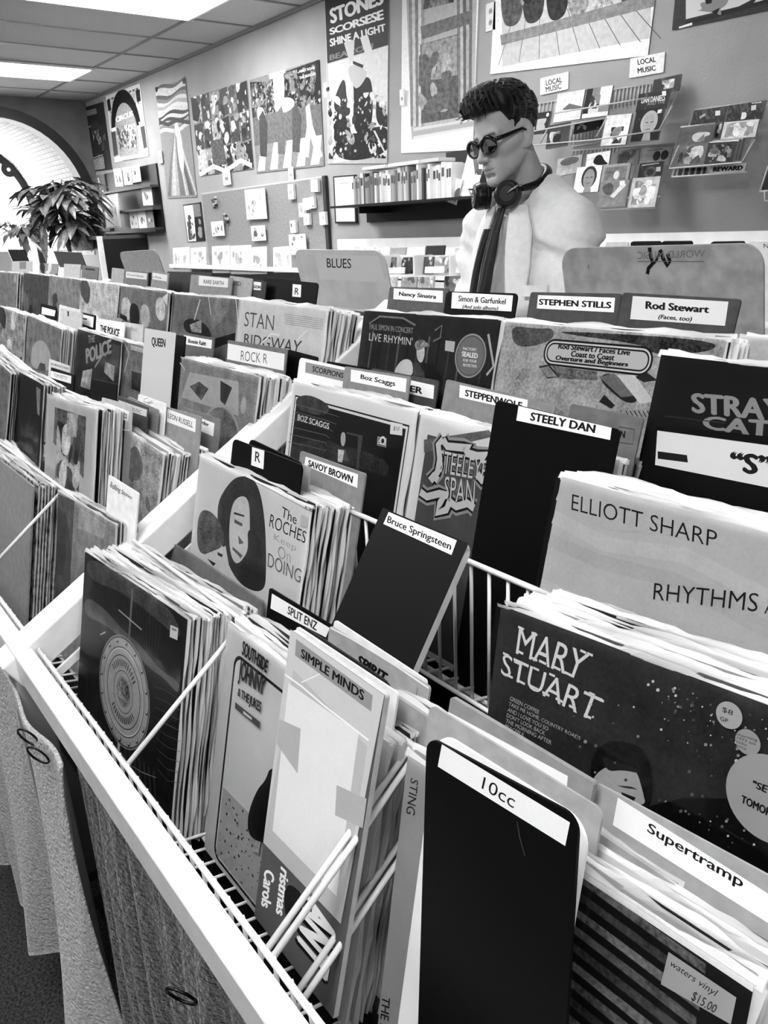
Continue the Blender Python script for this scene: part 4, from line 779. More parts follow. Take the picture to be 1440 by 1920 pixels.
c.fill(.05, .1); c.text('STRAY', ze((1005, 948), (1545, 990), (1535, 1118), (1012, 1062)), .55, bold=.03); c.text('CATS', ze((1076, 1078), (1560, 1112), (1550, 1232), (1070, 1148)), .55, bold=.03); c.line(.2, ze((860, 1080), (1200, 1120)), .001); c.done()
c = album('pale album at the right edge behind the stray cats album', (1393, 632), None, y=.83, n=6, seed=5, g=.75, what='record in a clear sleeve packed behind the pale album at the right edge'); c.fill(.72, .1); c.done()
# ================= middle rack (left of the double rail)
zL = zt(0, 420, 3); zM = zt(200, 440, 4.5); zN = zt(0, 440, 4.5); zQ = zt(340, 560, 3.7895)
# front tier
c = album('smeared grey album right beside the double rail, front tier', (104, 918), (217, 984), y=.372, n=5, seed=2, g=.6, back=True, what='record in a clear sleeve packed behind the smeared grey album')
c.fill(.62, .35); c.P(.35, (107, 925), (140, 935), (130, 1120), (100, 1160), nz=.4); c.P(.75, (150, 950), (200, 985), (195, 1010), (145, 990), nz=.3); c.P(.4, (105, 1070), (125, 1090), (115, 1105), (103, 1098), nz=.5); c.done()
c = album('pale album lettered at its foot, at the left edge of the front tier', (0, 862), (38, 905), y=.36, n=12, seed=7, g=.85, back=True, what='record in a clear sleeve packed behind the pale album at the left edge')
c.fill(.84, .06); c.P(.7, (0, 905), (20, 915), (14, 1000), (0, 990), nz=.3); c.text('CARS', [(-22, 1046), (18, 1076), (15, 1100), (-25, 1068)], .1, bold=.03); c.P(.6, (0, 1085), (18, 1100), (14, 1150), (-4, 1140), nz=.3); c.done()
cs = Card('record_album', 'x', 'record', at(62, 905, y=.41)-Vector((.05, 0, 0)), None, w=LPW, h=LPW, t=.004, g=.8, ink=INKP); cs.o['label'] = 'pale record in the row of tops before the rock P card'; cs.o['group'] = 'front records facing out'
stack(cs, 7, .0055, 'record in a clear sleeve just in front of the rock P card', 'records before the rock P card', 15)
c = div('ROCK P', zA((165, 40))[0], zA((430, 185))[0], .435, 1, lab=zA((190, 72), (388, 165), (380, 252), (183, 130)), tq=zA((240, 115), (332, 168), (326, 197), (236, 150)), g=.07, lg=.88, tg=.3, bold=-.005, label='black card with a pale label lettered rock P'); c.done()
c = div('', (0, 782), (43, 816), .43, 1, g=.45, label='grey card at the left edge just above the rock P card'); c.P(.75, (2, 788), (38, 812), (38, 822), (2, 800), nz=.3); c.done()
c = div('', zA((610, 270))[0], zA((778, 375))[0], .402, 1, up=0, g=.93, label='white card with rolling stones written by hand', w=None); 
c.text('Rolling Stones', zA((622, 305), (745, 392), (742, 415), (618, 352)), .08, shear=.25, bold=.004); c.done()
# second tier
c = album('album with a white printed street scene, second tier', (82, 737), (181, 768), y=.445, n=10, seed=5, g=.8, back=True, what='record in a clear sleeve packed behind the street scene album')
c.fill(.84, .06); c.P(.4, *zL((310, 1030), (485, 1085), (470, 1430), (300, 1230)), nz=.9); c.blots(30, (.1, .3, .6, .85, .95), .03, (.25, .3, .75, .85), .4); c.P(.8, *zL((380, 1060), (440, 1070), (430, 1200), (375, 1190)), nz=.5); c.done()
c = div('The ROMANTICS', zL((573, 975))[0], zL((742, 1022))[0], .487, 2, lab=zL((585, 1000), (727, 1055), (720, 1112), (580, 1057)), tq=zL((590, 1022), (717, 1070), (714, 1096), (587, 1050)), g=.7, bold=.02, label='tall grey card lettered the romantics'); c.line(.9, zL((575, 1090), (600, 1110), (640, 1120), (700, 1160), (730, 1160)), .002); c.done()
c = album('album with a mottled white cover beside the romantics card', (190, 775), (307, 852), y=(.49, .495), n=13, seed=1, g=.75, back=True, what='record in a clear sleeve packed behind the mottled white album')
c.fill(.72, .55); c.blots(30, (.9, .8, .6, .5), .03, nz=.4); c.done()
div('LEON RUSSELL', zL((925, 1025))[0], zL((1130, 1085))[0], .545, 2, lab=zL((942, 1040), (1103, 1097), (1099, 1172), (937, 1112)), tq=zL((948, 1062), (1088, 1115), (1084, 1147), (945, 1090)), g=.55, bold=.01, label='grey card lettered leon russell').done()
c = div('Ryder', zL((1025, 1025))[0], zL((1237, 1098))[0], .572, 2, lab=zL((1040, 1055), (1207, 1122), (1200, 1195), (1036, 1125)), tq=zL((1118, 1095), (1178, 1120), (1172, 1147), (1112, 1122)), g=.45, bold=.03, label='grey card lettered ryder, right of the leon russell card'); c.done()
c = div('', zL((778, 955))[0], zL((932, 1012))[0], .54, 2, g=.93, label='white card with a scribbled name left of the leon russell card'); c.line(.15, zL((808, 1015), (812, 985), (830, 980), (820, 1000), (838, 1012), (850, 995), (860, 1010)), .001); c.line(.3, zL((812, 1000), (860, 1008)), .0008); c.done()
c = div('ROXY MUSIC', zL((660, 965))[0], zL((832, 1030))[0], .515, 2, lab=zL((668, 990), (828, 1045), (824, 1085), (665, 1030)), tq=zL((680, 1010), (798, 1048), (794, 1068), (676, 1030)), g=.25, lg=.8, bold=.0, label='dark card lettered roxy music behind the romantics card'); c.done()
div('', zL((720, 970))[0], zL((890, 1045))[0], .528, 2, g=.5, label='grey card between the roxy music card and the scribbled white card').done()
c = album('dark album with a pale face at the left of the second tier', (56, 708), (82, 722), y=.47, n=8, seed=3, g=.15, back=True, what='record in a clear sleeve packed behind the dark album with a pale face'); c.fill(.14, .2); c.P(.6, (68, 725), (76, 730), (74, 780), (70, 775), nz=.3); c.done()
c = album('grey album at the left edge of the second tier', (0, 682), (20, 700), y=.45, n=12, seed=4, g=.5, back=True, what='record in a sleeve behind the grey album at the left of the second tier'); c.fill(.5, .5); c.done()
div('TOM PETTY', zN((430, 1118))[0], zN((625, 1180))[0], .55, 2, lab=zN((430, 1148), (603, 1193), (599, 1258), (427, 1205)), tq=zN((455, 1168), (570, 1200), (567, 1232), (452, 1198)), g=.06, m=M_BLK, bold=.0, label='black card lettered tom petty').done()
c = div('', zN((415, 1048))[0], zN((588, 1110))[0], .57, 2, g=.8, label='pale card behind the tom petty card'); c.P(.6, *zN((430, 1080), (580, 1125), (580, 1140), (430, 1095)), nz=.4); c.done()
div('', zN((775, 1215))[0], zN((985, 1262))[0], .56, 2, g=.06, m=M_BLK, label='plain black card in front of the police album').done()
# third tier
c = album('grey album with a square picture beside the double rail, third tier', (333, 668), (486, 706), y=.655, n=12, seed=6, g=.6, back=True, what='record in a clear sleeve packed behind the square picture album')
c.fill(.58, .3); q = zM((700, 1160), (1115, 1240), (1090, 1440), (690, 1440)); c.P(.76, *q[0:2], (447, 780), (340, 745), nz=.1); c.ell(.5, .62, .52, .25, .25, nz=.6); c.ell(.72, .62, .52, .27, .27, ring=.93); c.P(.2, *zM((960, 1230), (1060, 1290), (1000, 1440), (960, 1400)), nz=.3); c.P(.35, *zM((700, 1280), (780, 1240), (860, 1300), (800, 1400)), nz=.9); c.ell(.75, .86, .82, .03, .05, nz=.2); c.line(.85, zM((620, 1080), (660, 1140), (650, 1160)), .003); c.done()
div('ROCK R', zQ((330, 293))[0], zQ((752, 358))[0], .725, 3, lab=zQ((332, 318), (735, 393), (727, 512), (326, 430)), tq=zQ((425, 368), (613, 393), (610, 462), (422, 440)), g=.4, lg=.88, tg=.3, bold=-.005, label='grey card with a pale label lettered rock R').done()
div('', zQ((755, 360))[0], zQ((825, 378))[0], .74, 3, g=.05, m=M_BLK, label='black card end right of the rock R card', w=.1).done()
div('Bonnie Raitt', zM((632, 820))[0], zM((908, 872))[0], .72, 3, lab=zM((652, 848), (890, 890), (884, 962), (648, 922)), tq=zM((690, 878), (842, 902), (838, 938), (687, 912)), g=.35, bold=.03, label='grey card lettered bonnie raitt').done()
c = div('QUEEN', zN((1222, 788))[0], (328, 624), .645, 3, g=.78, tq=zM((380, 862), (500, 880), (494, 965), (380, 950)), bold=.03, m=M_PLC, label='tall white card lettered queen', edge=.78); c.done()
div('', zM((580, 845))[0], zM((625, 852))[0], .675, 3, g=.06, m=M_BLK, label='black card edge right of the queen card', w=.05).done()
c = album('dark police album with slanting grey letters', (157, 620), (228, 641), y=.66, n=6, seed=2, g=.2, back=True, what='record in a clear sleeve packed behind the police album')
c.fill(.16, .4); c.text('THE', zN((742, 850), (805, 845), (800, 905), (745, 920)), .55, bold=.03); c.text('POLICE', zN((722, 962), (940, 875), (945, 1000), (728, 1095)), .62, bold=.04)
c.P(.3, *zN((950, 920), (1020, 940), (1000, 1130), (930, 1080)), nz=.3); c.P(.7, *zN((890, 1070), (970, 1110), (960, 1240), (880, 1160)), nz=.5); c.P(.75, *zN((700, 1150), (780, 1130), (760, 1310), (680, 1280)), nz=.6); c.line(.6, zN((800, 1120), (870, 1010)), .006); c.done()
c = album('wrinkled grey album between the police album and the queen card', (232, 640), (272, 650), y=.668, n=4, seed=3, g=.6, back=True, what='record in a clear sleeve packed behind the wrinkled grey album'); c.fill(.5, .5); c.P(.15, *zN((1110, 1150), (1215, 1180), (1210, 1340), (1110, 1300)), nz=.3); c.P(.8, *zN((1105, 930), (1215, 960), (1215, 1000), (1105, 970)), nz=.2); c.line(.85, zN((1040, 890), (1090, 1000), (1050, 1160)), .004); c.done()
div('THE POLICE', zN((815, 703))[0], zN((1052, 742))[0], .695, 3, tq=zN((845, 758), (1012, 798), (1002, 868), (845, 812)), g=.93, m=M_PLC, bold=.04, label='white card lettered the police').done()
div('ELVIS PRESLEY', zN((1040, 735))[0], zN((1212, 762))[0], .71, 3, tq=zN((1055, 772), (1165, 795), (1162, 820), (1053, 797)), g=.75, tg=.5, bold=.0, label='pale card with faint lettering right of the police card').done()
div('', zN((860, 675))[0], zN((1030, 712))[0], .715, 3, g=.55, label='grey card right behind the police card').done()
c = div('', zN((690, 655))[0], zN((805, 680))[0], .70, 3, lab=zN((698, 672), (792, 695), (785, 785), (695, 755)), g=.05, m=M_BLK, label='black edged label card left of the police card'); c.P(.15, *zN((700, 700), (735, 708), (733, 722), (700, 714))); c.done()
c = div('', zN((515, 620))[0], zN((695, 662))[0], .68, 3, g=.72, label='plain pale card with a dark tick, left of the police card'); c.P(.1, *zN((568, 645), (582, 648), (582, 690), (572, 690))); c.done()
div('', zN((500, 590))[0], zN((680, 635))[0], .695, 3, g=.8, label='pale card behind the plain pale card').done()
c = album('album with a pale half disc on a grey cover', (50, 590), (116, 618), y=.63, n=8, seed=8, g=.5, back=True, what='record in a clear sleeve packed behind the half disc album')
c.fill(.5, .5); c.P(.72, *zN((258, 1080), (265, 970), (300, 905), (345, 885), (390, 920), (425, 1000), (440, 1100), (400, 1160), (290, 1130)), nz=.1); c.P(.3, *zN((310, 1140), (340, 1080), (380, 1090), (390, 1160))); c.done()
c = album('wrinkled pale album at the left edge of the third tier', (0, 575), (48, 592), y=.63, n=8, seed=9, g=.6, back=True, what='record in a clear sleeve behind the wrinkled pale album at the left edge'); c.fill(.6, .8); c.blots(12, (.15, .85, .4), .04, nz=.5); c.done()
c = div('', zN((345, 580))[0], zN((475, 610))[0], .70, 3, lab=zN((355, 610), (470, 640), (460, 690), (350, 670)), g=.06, m=M_BLK, label='black edged card left of the pale cards, third tier'); c.done()
# top tier
c = album('white stan ridgway album with thin hand drawn capitals', (450, 561), (614, 581), y=.785, n=12, seed=2, g=.9, back=True, what='record in a clear sleeve packed behind the stan ridgway album')
c.fill(.88, .08); c.text('STAN', zQ((455, 92), (662, 118), (655, 228), (445, 195)), .3, bold=-.006); c.text('RIDGWAY', zQ((450, 248), (860, 300), (840, 400), (445, 320)), .22, bold=.0)
for i in range(6): c.line(.6, zQ((735, 108+i*14), (1010, 148+i*14)), .0008, nz=.3)
c.line(.97, zQ((560, 330), (640, 250), (700, 260)), .004); c.line(.97, zQ((820, 300), (900, 220)), .003); c.done()
c = album('grey wrinkled album left of the white stan ridgway album', (340, 552), (448, 561), y=.785, n=5, seed=4, g=.4, back=True, what='record in a clear sleeve packed behind the grey wrinkled album')
c.fill(.45, .35); c.P(.12, *zM((640, 720), (760, 700), (880, 800), (880, 890), (660, 830)), nz=.5); c.P(.55, *zM((870, 520), (1050, 540), (1000, 700), (890, 800)), nz=.4); c.P(.07, *zM((900, 880), (1110, 830), (1110, 900), (910, 960))); c.P(.65, *zM((700, 760), (800, 720), (800, 830), (720, 820)), nz=.6); c.line(.85, zM((740, 720), (790, 545)), .005); c.line(.8, zM((860, 520), (880, 680)), .004); c.line(.9, zM((1090, 545), (1110, 740)), .003); c.done()
c = album('album of four pale faces on grey, top tier', (222, 535), (318, 549), y=.785, n=8, seed=1, g=.4, back=True, what='record in a clear sleeve packed behind the four faces album')
c.fill(.48, .35)
for i, (u, v) in enumerate(((160, 600), (320, 660), (450, 600), (230, 650))): c.P((.8, .75, .85, .07)[i], *zM((u-30, v-80), (u+40, v-60), (u+50, v+100), (u, v+140), (u-40, v+60)), nz=.4)
c.P(.06, *zM((110, 660), (170, 690), (180, 740), (110, 700))); c.P(.06, *zM((200, 690), (260, 700), (290, 790), (200, 750))); c.P(.9, *zM((470, 530), (520, 490), (510, 600))); c.done()
for i, (a, b_, g, lb) in enumerate((((152, 525), (222, 534), .78, 'pale wrinkled album, third from the left in the top tier of the racks'), ((95, 517), (152, 525), .55, 'grey album below the dark grey divider, top tier'), ((50, 512), (95, 518), .3, 'dark grey album near the far end of the top tier'), ((0, 510), (33, 513), .55, 'grey album at the left edge of the top tier'))):
    c = album(lb, a, b_, y=.785, n=7, seed=i+3, g=g, back=True, stuff=True, what=''); c.fill(g, .5); c.blots(9, (g*.4, min(1, g*1.4), g), .04, nz=.5, seed=i); c.done()
# more far records, packed too tight to count
for i, x in enumerate((-3.35, -3.68, -4.02, -4.36, -4.7, -5.05)):
    for k in (1, 2, 3, 4):
        y, z = ((.33, 1.06), (.49, 1.16), (.66, 1.26), (.79, 1.37))[k-1]
        if x > -3.5 and k > 2: continue
        c = Card('record_album', 'x', 'record', Vector((x-.3, y, z+.004)), None, w=LPW, h=LPW, t=.004, g=(.4, .7, .2, .6)[(i+k) % 4]); c.o['label'] = 'far front record of the stack packed at the arched window end, %s tier' % ('front', 'second', 'third', 'top')[k-1]; c.o['group'] = 'far front records, %d' % k
        stack(c, 8, .006, '', '', i*7+k, True)
for i, (x, k) in enumerate(((-2.12, 1), (-2.47, 1), (-1.86, 1), (-2.45, 2), (-2.8, 2))):
    y, z = ((.335, 1.055), (.49, 1.17))[k-1]
    if k == 2: continue
    c = Card('record_album', 'x', 'record', Vector((x, y, z)), None, w=LPW, h=LPW, t=.004, g=.5); c.o['label'] = 'front record outside the picture at the left, front tier'; c.o['group'] = 'front records left of the picture'; stack(c, 8, .006, '', '', i+70, True)
o = STUFF.build('packed_records', mat('far_record_jackets', .35, .6, .35, 90)); tag(o, 'far records packed edge to edge at the arched window end of the racks', 'records', kind='stuff')
STUFFP.build('plastic_sleeve', M_PLAST, o)
# top tier dividers
div('RARE EARTH', zM((712, 335))[0], zM((1062, 366))[0], .85, 4, lab=zM((780, 345), (1027, 370), (1022, 447), (776, 427)), tq=zM((820, 378), (990, 395), (986, 428), (818, 412)), g=.5, lg=.85, tg=.15, bold=.01, label='grey card lettered rare earth').done()
div('REED', zM((1040, 345))[0], zM((1232, 372))[0], .862, 4, tq=zM((1052, 385), (1135, 398), (1132, 432), (1050, 420)), g=.62, tg=.2, bold=.01, label='grey card lettered reed, right of the rare earth card').done()
div('GON', zM((1238, 385))[0], zM((1350, 398))[0], .865, 4, lab=zM((1240, 395), (1305, 402), (1300, 470), (1240, 465)), tq=zM((1242, 425), (1300, 430), (1298, 458), (1240, 452)), g=.15, bold=.04, label='small dark card right of the reed card').done()
div('R', zd((120, 310))[0], zd((350, 332))[0], .865, 4, lab=zd((207, 338), (255, 342), (252, 412), (204, 408)), tq=zd((220, 358), (243, 360), (240, 398), (217, 396)), g=.05, m=M_BLK, r=.008, bold=.01, label='black card with a handwritten R left of the blues divider').done()
div('', zd((45, 303))[0], zd((160, 310))[0], .88, 4, g=.05, m=M_BLK, label='plain black card left of the handwritten R card by the blues divider').done()
div('', zM((510, 310))[0], zM((890, 318))[0], .88, 4, g=.12, label='wide dark card behind the rare earth card').done()
div('Procol Harum', zM((155, 298))[0], zM((350, 318))[0], .84, 4, lab=zM((165, 310), (342, 328), (338, 380), (162, 362)), tq=zM((178, 328), (312, 343), (310, 362), (176, 345)), g=.4, lg=.8, tg=.25, bold=.01, label='grey card lettered procol harum').done()
div('n Prine', zM((385, 300))[0], zM((527, 325))[0], .845, 4, lab=zM((388, 320), (512, 340), (508, 395), (386, 375)), tq=zM((392, 345), (462, 355), (460, 375), (390, 366)), g=.5, lg=.82, tg=.25, bold=.01, label='grey card lettered prine').done()
div('', zM((45, 278))[0], zM((150, 290))[0], .85, 4, g=.6, label='plain grey card left of the procol harum card').done()
div('', zN((540, 245))[0], zN((680, 252))[0], .80, 4, g=.7, label='pale card sticking up from the top tier below the dark divider').done()
c = div('', zN((695, 255))[0], zN((830, 275))[0], .86, 4, g=.4, label='grey card with dark lettering right of the pale card'); c.P(.15, *zN((720, 280), (800, 290), (800, 305), (720, 296)), nz=.5); c.done()
c = div('', zN((100, 225))[0], zN((275, 222))[0], .90, 4, g=.75, label='pale boxy card at the far end of the top tier'); c.P(.5, *zN((165, 230), (220, 228), (220, 290), (165, 290))); c.done()
c = div('', zN((335, 240))[0], zN((490, 245))[0], .88, 4, g=.55, label='mottled card at the far end of the top tier'); c.blots(12, (.1, .85, .4), .03, (0, .7, 1, 1)); c.done()
# ================= big dividers of the bins behind the racks
def bigdiv(label, TL, TR, bot, y, g, r=.03, lean=-13, m=None):
    return Card('bin_divider', label, 'divider', TL, TR, y=y, lean=lean, g=g, r=r, t=.004, bot=bot, group='big dividers in the bins behind the racks', m=m)
c = bigdiv('big worn grey divider with an upside down K behind the rod stewart card', (1050, 466), (1431, 456), (1050, 640), 1.06, .6, m=mat('worn_grey_plastic', .60, .5, .06, 30))
c.line(.06, [(1218, 464), (1220, 480), (1224, 494), (1216, 503), (1214, 514)], .006, part='lettering'); c.line(.06, [(1238, 468), (1243, 484), (1252, 499), (1256, 490), (1252, 476)], .006, part='lettering'); c.line(.06, [(1238, 470), (1232, 486), (1226, 494)], .004, part='lettering')
c.text('WORLD MUSIC', [(1322, 468), (1195, 472), (1195, 486), (1322, 482)], .42, bold=.0); c.line(.4, [(1195, 490), (1320, 490)], .001); c.line(.2, [(1104, 496), (1103, 504)], .001); c.done()
c = bigdiv('big pale grey divider lettered blues', (549, 468), (718, 470), (575, 570), 1.05, .72, m=mat('pale_grey_plastic', .74, .45, .03, 20)); c.P(.78, *zd((330, 170), (690, 180), (730, 330), (360, 310)), nz=.02); c.text('BLUES', zd((397, 192), (535, 195), (535, 250), (400, 245)), .1, bold=.005); c.done()
bigdiv('plain mid grey divider left of the blues divider', (222, 473), (292, 468), (235, 512), 1.08, .55).done()
bigdiv('dark grey divider standing below the potted plant', (100, 471), (151, 474), (105, 500), 1.1, .25, r=.004).done()
bigdiv('black divider below the arched window', (14, 468), (45, 468), (20, 500), 1.1, .06, r=.004, m=M_BLK).done()
bigdiv('grey divider at the left edge below the arched window', (-20, 472), (14, 472), (-14, 510), 1.12, .6, r=.004).done()
for i, (a, b_, bt, g, lb) in enumerate((((1135, 454), (1177, 453), (1137, 600), .93, 'white card behind the big worn grey divider, nearest the person'), ((1182, 453.5), (1238, 453), (1184, 600), .08, 'black card behind the big worn grey divider'), ((1240, 453), (1297, 452.5), (1242, 600), .09, 'second black card behind the big worn grey divider'), ((1332, 454), (1395, 453), (1334, 600), .07, 'third black card behind the big worn grey divider'))):
    bigdiv(lb, a, b_, bt, 1.2, g, r=.004).done()
c = bigdiv('white card lettered N at the right edge behind the big worn divider', (1400, 453), (1470, 452), (1402, 600), 1.2, .93, r=.008); c.text('N', [(1432, 457), (1441, 457), (1441, 465), (1432, 465)], .1); c.done()
for i, (x, n) in enumerate(((-.55, 16), (-.2, 14), (-1.25, 14), (-1.6, 12), (-2.0, 12))):
    c = Card('record_album', 'x', 'record', Vector((x-.1, 1.13, 1.31)), None, w=LPW, h=LPW, t=.004, g=.6, lean=-13); c.o['label'] = 'record in the low bin behind the racks'; c.o['group'] = 'records in the bins behind the racks'
# ---------------------------------------------------------------- wall shelf with books
zs = zt(600, 290, 4.5)
s0 = at(*zs((85, 437))[0], y=2.90); s1x = -2.86
e = empty('wall_shelf', (s0.x, WY, s0.z), 'long black wall shelf holding a row of slim books', 'shelf'); sw = s1x-s0.x
M_SHELF = mat('black_metal_shelf', .06, .4)
MB().box((0, -.28, -.012), (sw, -.004, 0)).build('shelf_board', M_SHELF, e); MB().box((.02, -.02, -.1), (sw, -.004, .012)).build('wall_rail', M_SHELF, e)
MB().box((.75, -.008, .0), (sw, -.004, .24)).build('back_panel', mat('dark_grey_panel', .2, .7), e)
for x in (.25, 1.2): MB().prism([(0, 0), (.0, 0)], 0, 0) if 0 else MB().box((x, -.25, -.05), (x+.012, -.01, -.012)).build('bracket', M_SHELF, e)
bk = MB().box((0, 0, 0), (1, 1, 1)); 
r = random.Random(4); x = s0.x+.17; books = []
bm_ = mat('book_cover', .6, .5, rand=(.95, .98, .5, .9, .7, .96, .15, .9, .97, .6, .93, .3))
def book_mesh():
    m = MB(); m.prism(rrect(1, 1, .0), 0, 1); me = bpy.data.meshes.new('book'); me.from_pydata(m.v, [], m.f); me.update(); me.materials.append(bm_); return me
BM = book_mesh(); proto_b = bpy.data.objects.new('book', BM)
spm = bpy.data.meshes.new('spine_band'); q_ = MB(); q_.quad((.15, -.004, .6), (.85, -.004, .6), (.85, -.004, .85), (.15, -.004, .85)); spm.from_pydata(q_.v, [], q_.f); spm.update(); spm.materials.append(mat('spine_print', .35, .6))
proto_s = bpy.data.objects.new('spine_band', spm)
n = 0
while x < s0.x+1.02:
    w = r.uniform(.014, .03); h = r.uniform(.14, .175)
    o = proto_b.copy(); C.objects.link(o); o.location = (x, WY-.24+r.uniform(0, .02), s0.z+.001); o.scale = (w-.0015, .13, h); o.rotation_euler = (0, r.uniform(-.01, .03), 0)
    tag(o, 'slim book in the row on the black wall shelf', 'book', 'books on the black wall shelf')
    p = proto_s.copy(); C.objects.link(p); p.parent = o
    x += w; n += 1
for i, (a, b) in enumerate(((.28, .5), (.52, .78), (.80, .94))):
    o = MB().box((0, 0, 0), (b-a, .12, .018)).build('book', mat('flat_book', (.9, .93, .85)[i], .6), bevel=.002); o.location = (s0.x+a, WY-.235, s0.z+.180); tag(o, ('leftmost', 'middle', 'rightmost')[i]+' flat white book lying on top of the shelf row', 'book', 'flat books on the row')
def wallcard(name, label, cat, q, y, g, lean=0, t=.004, gr=None, **k):
    return Card(name, label, cat, q[0], q[1], y=y, lean=lean, t=t, g=g, bot=q[2], group=gr, **k)
c = wallcard('photo_card', 'white patterned card leaning at the right end of the shelf books', 'card', zs((1060, 165), (1205, 215), (1040, 385)), WY-.2, .93, 8); c.blots(12, (.4, .6, .8), .03, nz=.2); c.done()
c = wallcard('magazine', 'big white magazine leaning on the shelf behind the person', 'magazine', zs((1250, -20), (1400, 20), (1195, 350)), WY-.17, .95, 8); c.P(.45, *zs((1285, 0), (1335, 0), (1340, 130), (1310, 170)), nz=.5); c.P(.35, *zs((1320, 120), (1370, 120), (1370, 175), (1325, 170)), nz=.5); c.done()
c = wallcard('picture_frame', 'thin black frame with a white sheet at the left end of the wall shelf', 'picture', zs((110, 183), (295, 168), (125, 580)), WY-.016, .07, t=.012); c.uv(.95, (.06, .04), (.93, .04), (.93, .97), (.06, .97)); c.uv(.75, (.3, .83), (.7, .83), (.7, .86), (.3, .86)); c.done('white_sheet')
# ---------------------------------------------------------------- black wall rack near the arch
zw = zt(0, 180, 4.5)
a0, a1 = at(*zw((865, 640))[0], y=WY-.02), at(*zw((1275, 575))[0], y=WY-.02); b0 = at(*zw((1335, 1145))[0], y=WY-.02)
e = empty('wall_rack', (a0.x, WY, b0.z), 'black wall rack of two ledges near the arched window', 'rack'); wr, hr = a1.x-a0.x+.1, a1.z-b0.z
MB().box((0, -.02, 0), (wr, -.003, hr)).build('back_panel', M_SHELF, e)
for z in (.0, hr*.33, hr*.66): MB().box((0, -.10, z), (wr, -.02, z+.02)).build('ledge', mat('ledge_grey', .3, .5) if z else M_SHELF, e)
for i, (q, lb) in enumerate(((((955, 615), (1020, 608), (965, 765)), 'left white booklet on the upper ledge of the black wall rack'), (((1030, 605), (1100, 595), (1035, 755)), 'middle white booklet on the upper ledge of the black wall rack'), (((1105, 590), (1172, 575), (1110, 735)), 'right white booklet on the upper ledge of the black wall rack'), (((1190, 765), (1272, 757), (1195, 925)), 'white booklet alone on the middle ledge of the black wall rack'), (((1085, 970), (1150, 962), (1092, 1120)), 'left booklet on the bottom ledge of the black wall rack'), (((1155, 965), (1222, 958), (1160, 1118)), 'middle booklet on the bottom ledge of the black wall rack'), (((1225, 960), (1285, 952), (1232, 1115)), 'right booklet on the bottom ledge of the black wall rack'))):
    c = wallcard('booklet', lb, 'booklet', zw(*q[0]), WY-.06, (.92, .93, .9, .92, .75, .85, .5)[i], gr='booklets on the black wall rack') if 0 else Card('booklet', lb, 'booklet', zw(q[0])[0], zw(q[1])[0], y=WY-.06, lean=0, g=(.92, .93, .9, .92, .75, .85, .5)[i], bot=zw(q[2])[0], group='booklets on the black wall rack'); c.blots(5, (.5, .3, .7), .03, (.2, .2, .8, .7), .3, i); c.done()
c = wallcard('notice_board', 'white notice board leaning at the left of the black wall rack', 'board', zw((868, 845), (992, 820), (918, 1118)), WY-.12, .75, 3, r=.01); c.uv(.93, (.06, .05), (.94, .05), (.94, .95), (.06, .95)); c.blots(6, (.7, .8), .05, (.2, .2, .8, .8)); c.done()
c = wallcard('magazine_rack', 'narrow grey rack of magazines between the plant and the black wall rack', 'rack', zw((770, 680), (855, 660), (800, 1150)), WY-.05, .5, t=.03); c.fill(.45, .7); c.blots(26, (.15, .8, .6, .3, .9), .05, nz=.5); c.done()
e = empty('low_shelf', at(*zw((670, 1190))[0], y=WY-.3), 'low black shelf unit in the corner below the black wall rack', 'shelf'); 
MB().box((0, -.2, -.03), (1.1, .28, 0)).build('top_board', mat('grey_shelf_top', .35, .5), e); MB().box((.3, -.15, -.9), (1.1, .28, -.03)).build('cabinet', M_SHELF, e); MB().box((.5, -.155, -.17), (.85, -.15, -.13)).build('label_strip', M_WHITE, e); MB().box((1.1, -.15, -.9), (1.115, .28, -.03)).build('side_panel', M_SHELF, e); MB().box((1.1, -.2, -.9), (1.118, -.15, 0)).build('edge_strip', M_WHITE, e)
for i in range(3): o = MB().box((0, -.12, 0), (.26, .1, .05)).build('magazine', mat('magazine_pages', .85, .6, .1, 60), bevel=.004); o.location = at(*zw((700, 1300-i*34))[0], y=WY-.45); o.rotation_euler = (0, 0, .1*i); tag(o, ('bottom', 'middle', 'top')[i]+' magazine bundle beside the low black shelf', 'magazine bundle', 'magazine bundles by the plant')
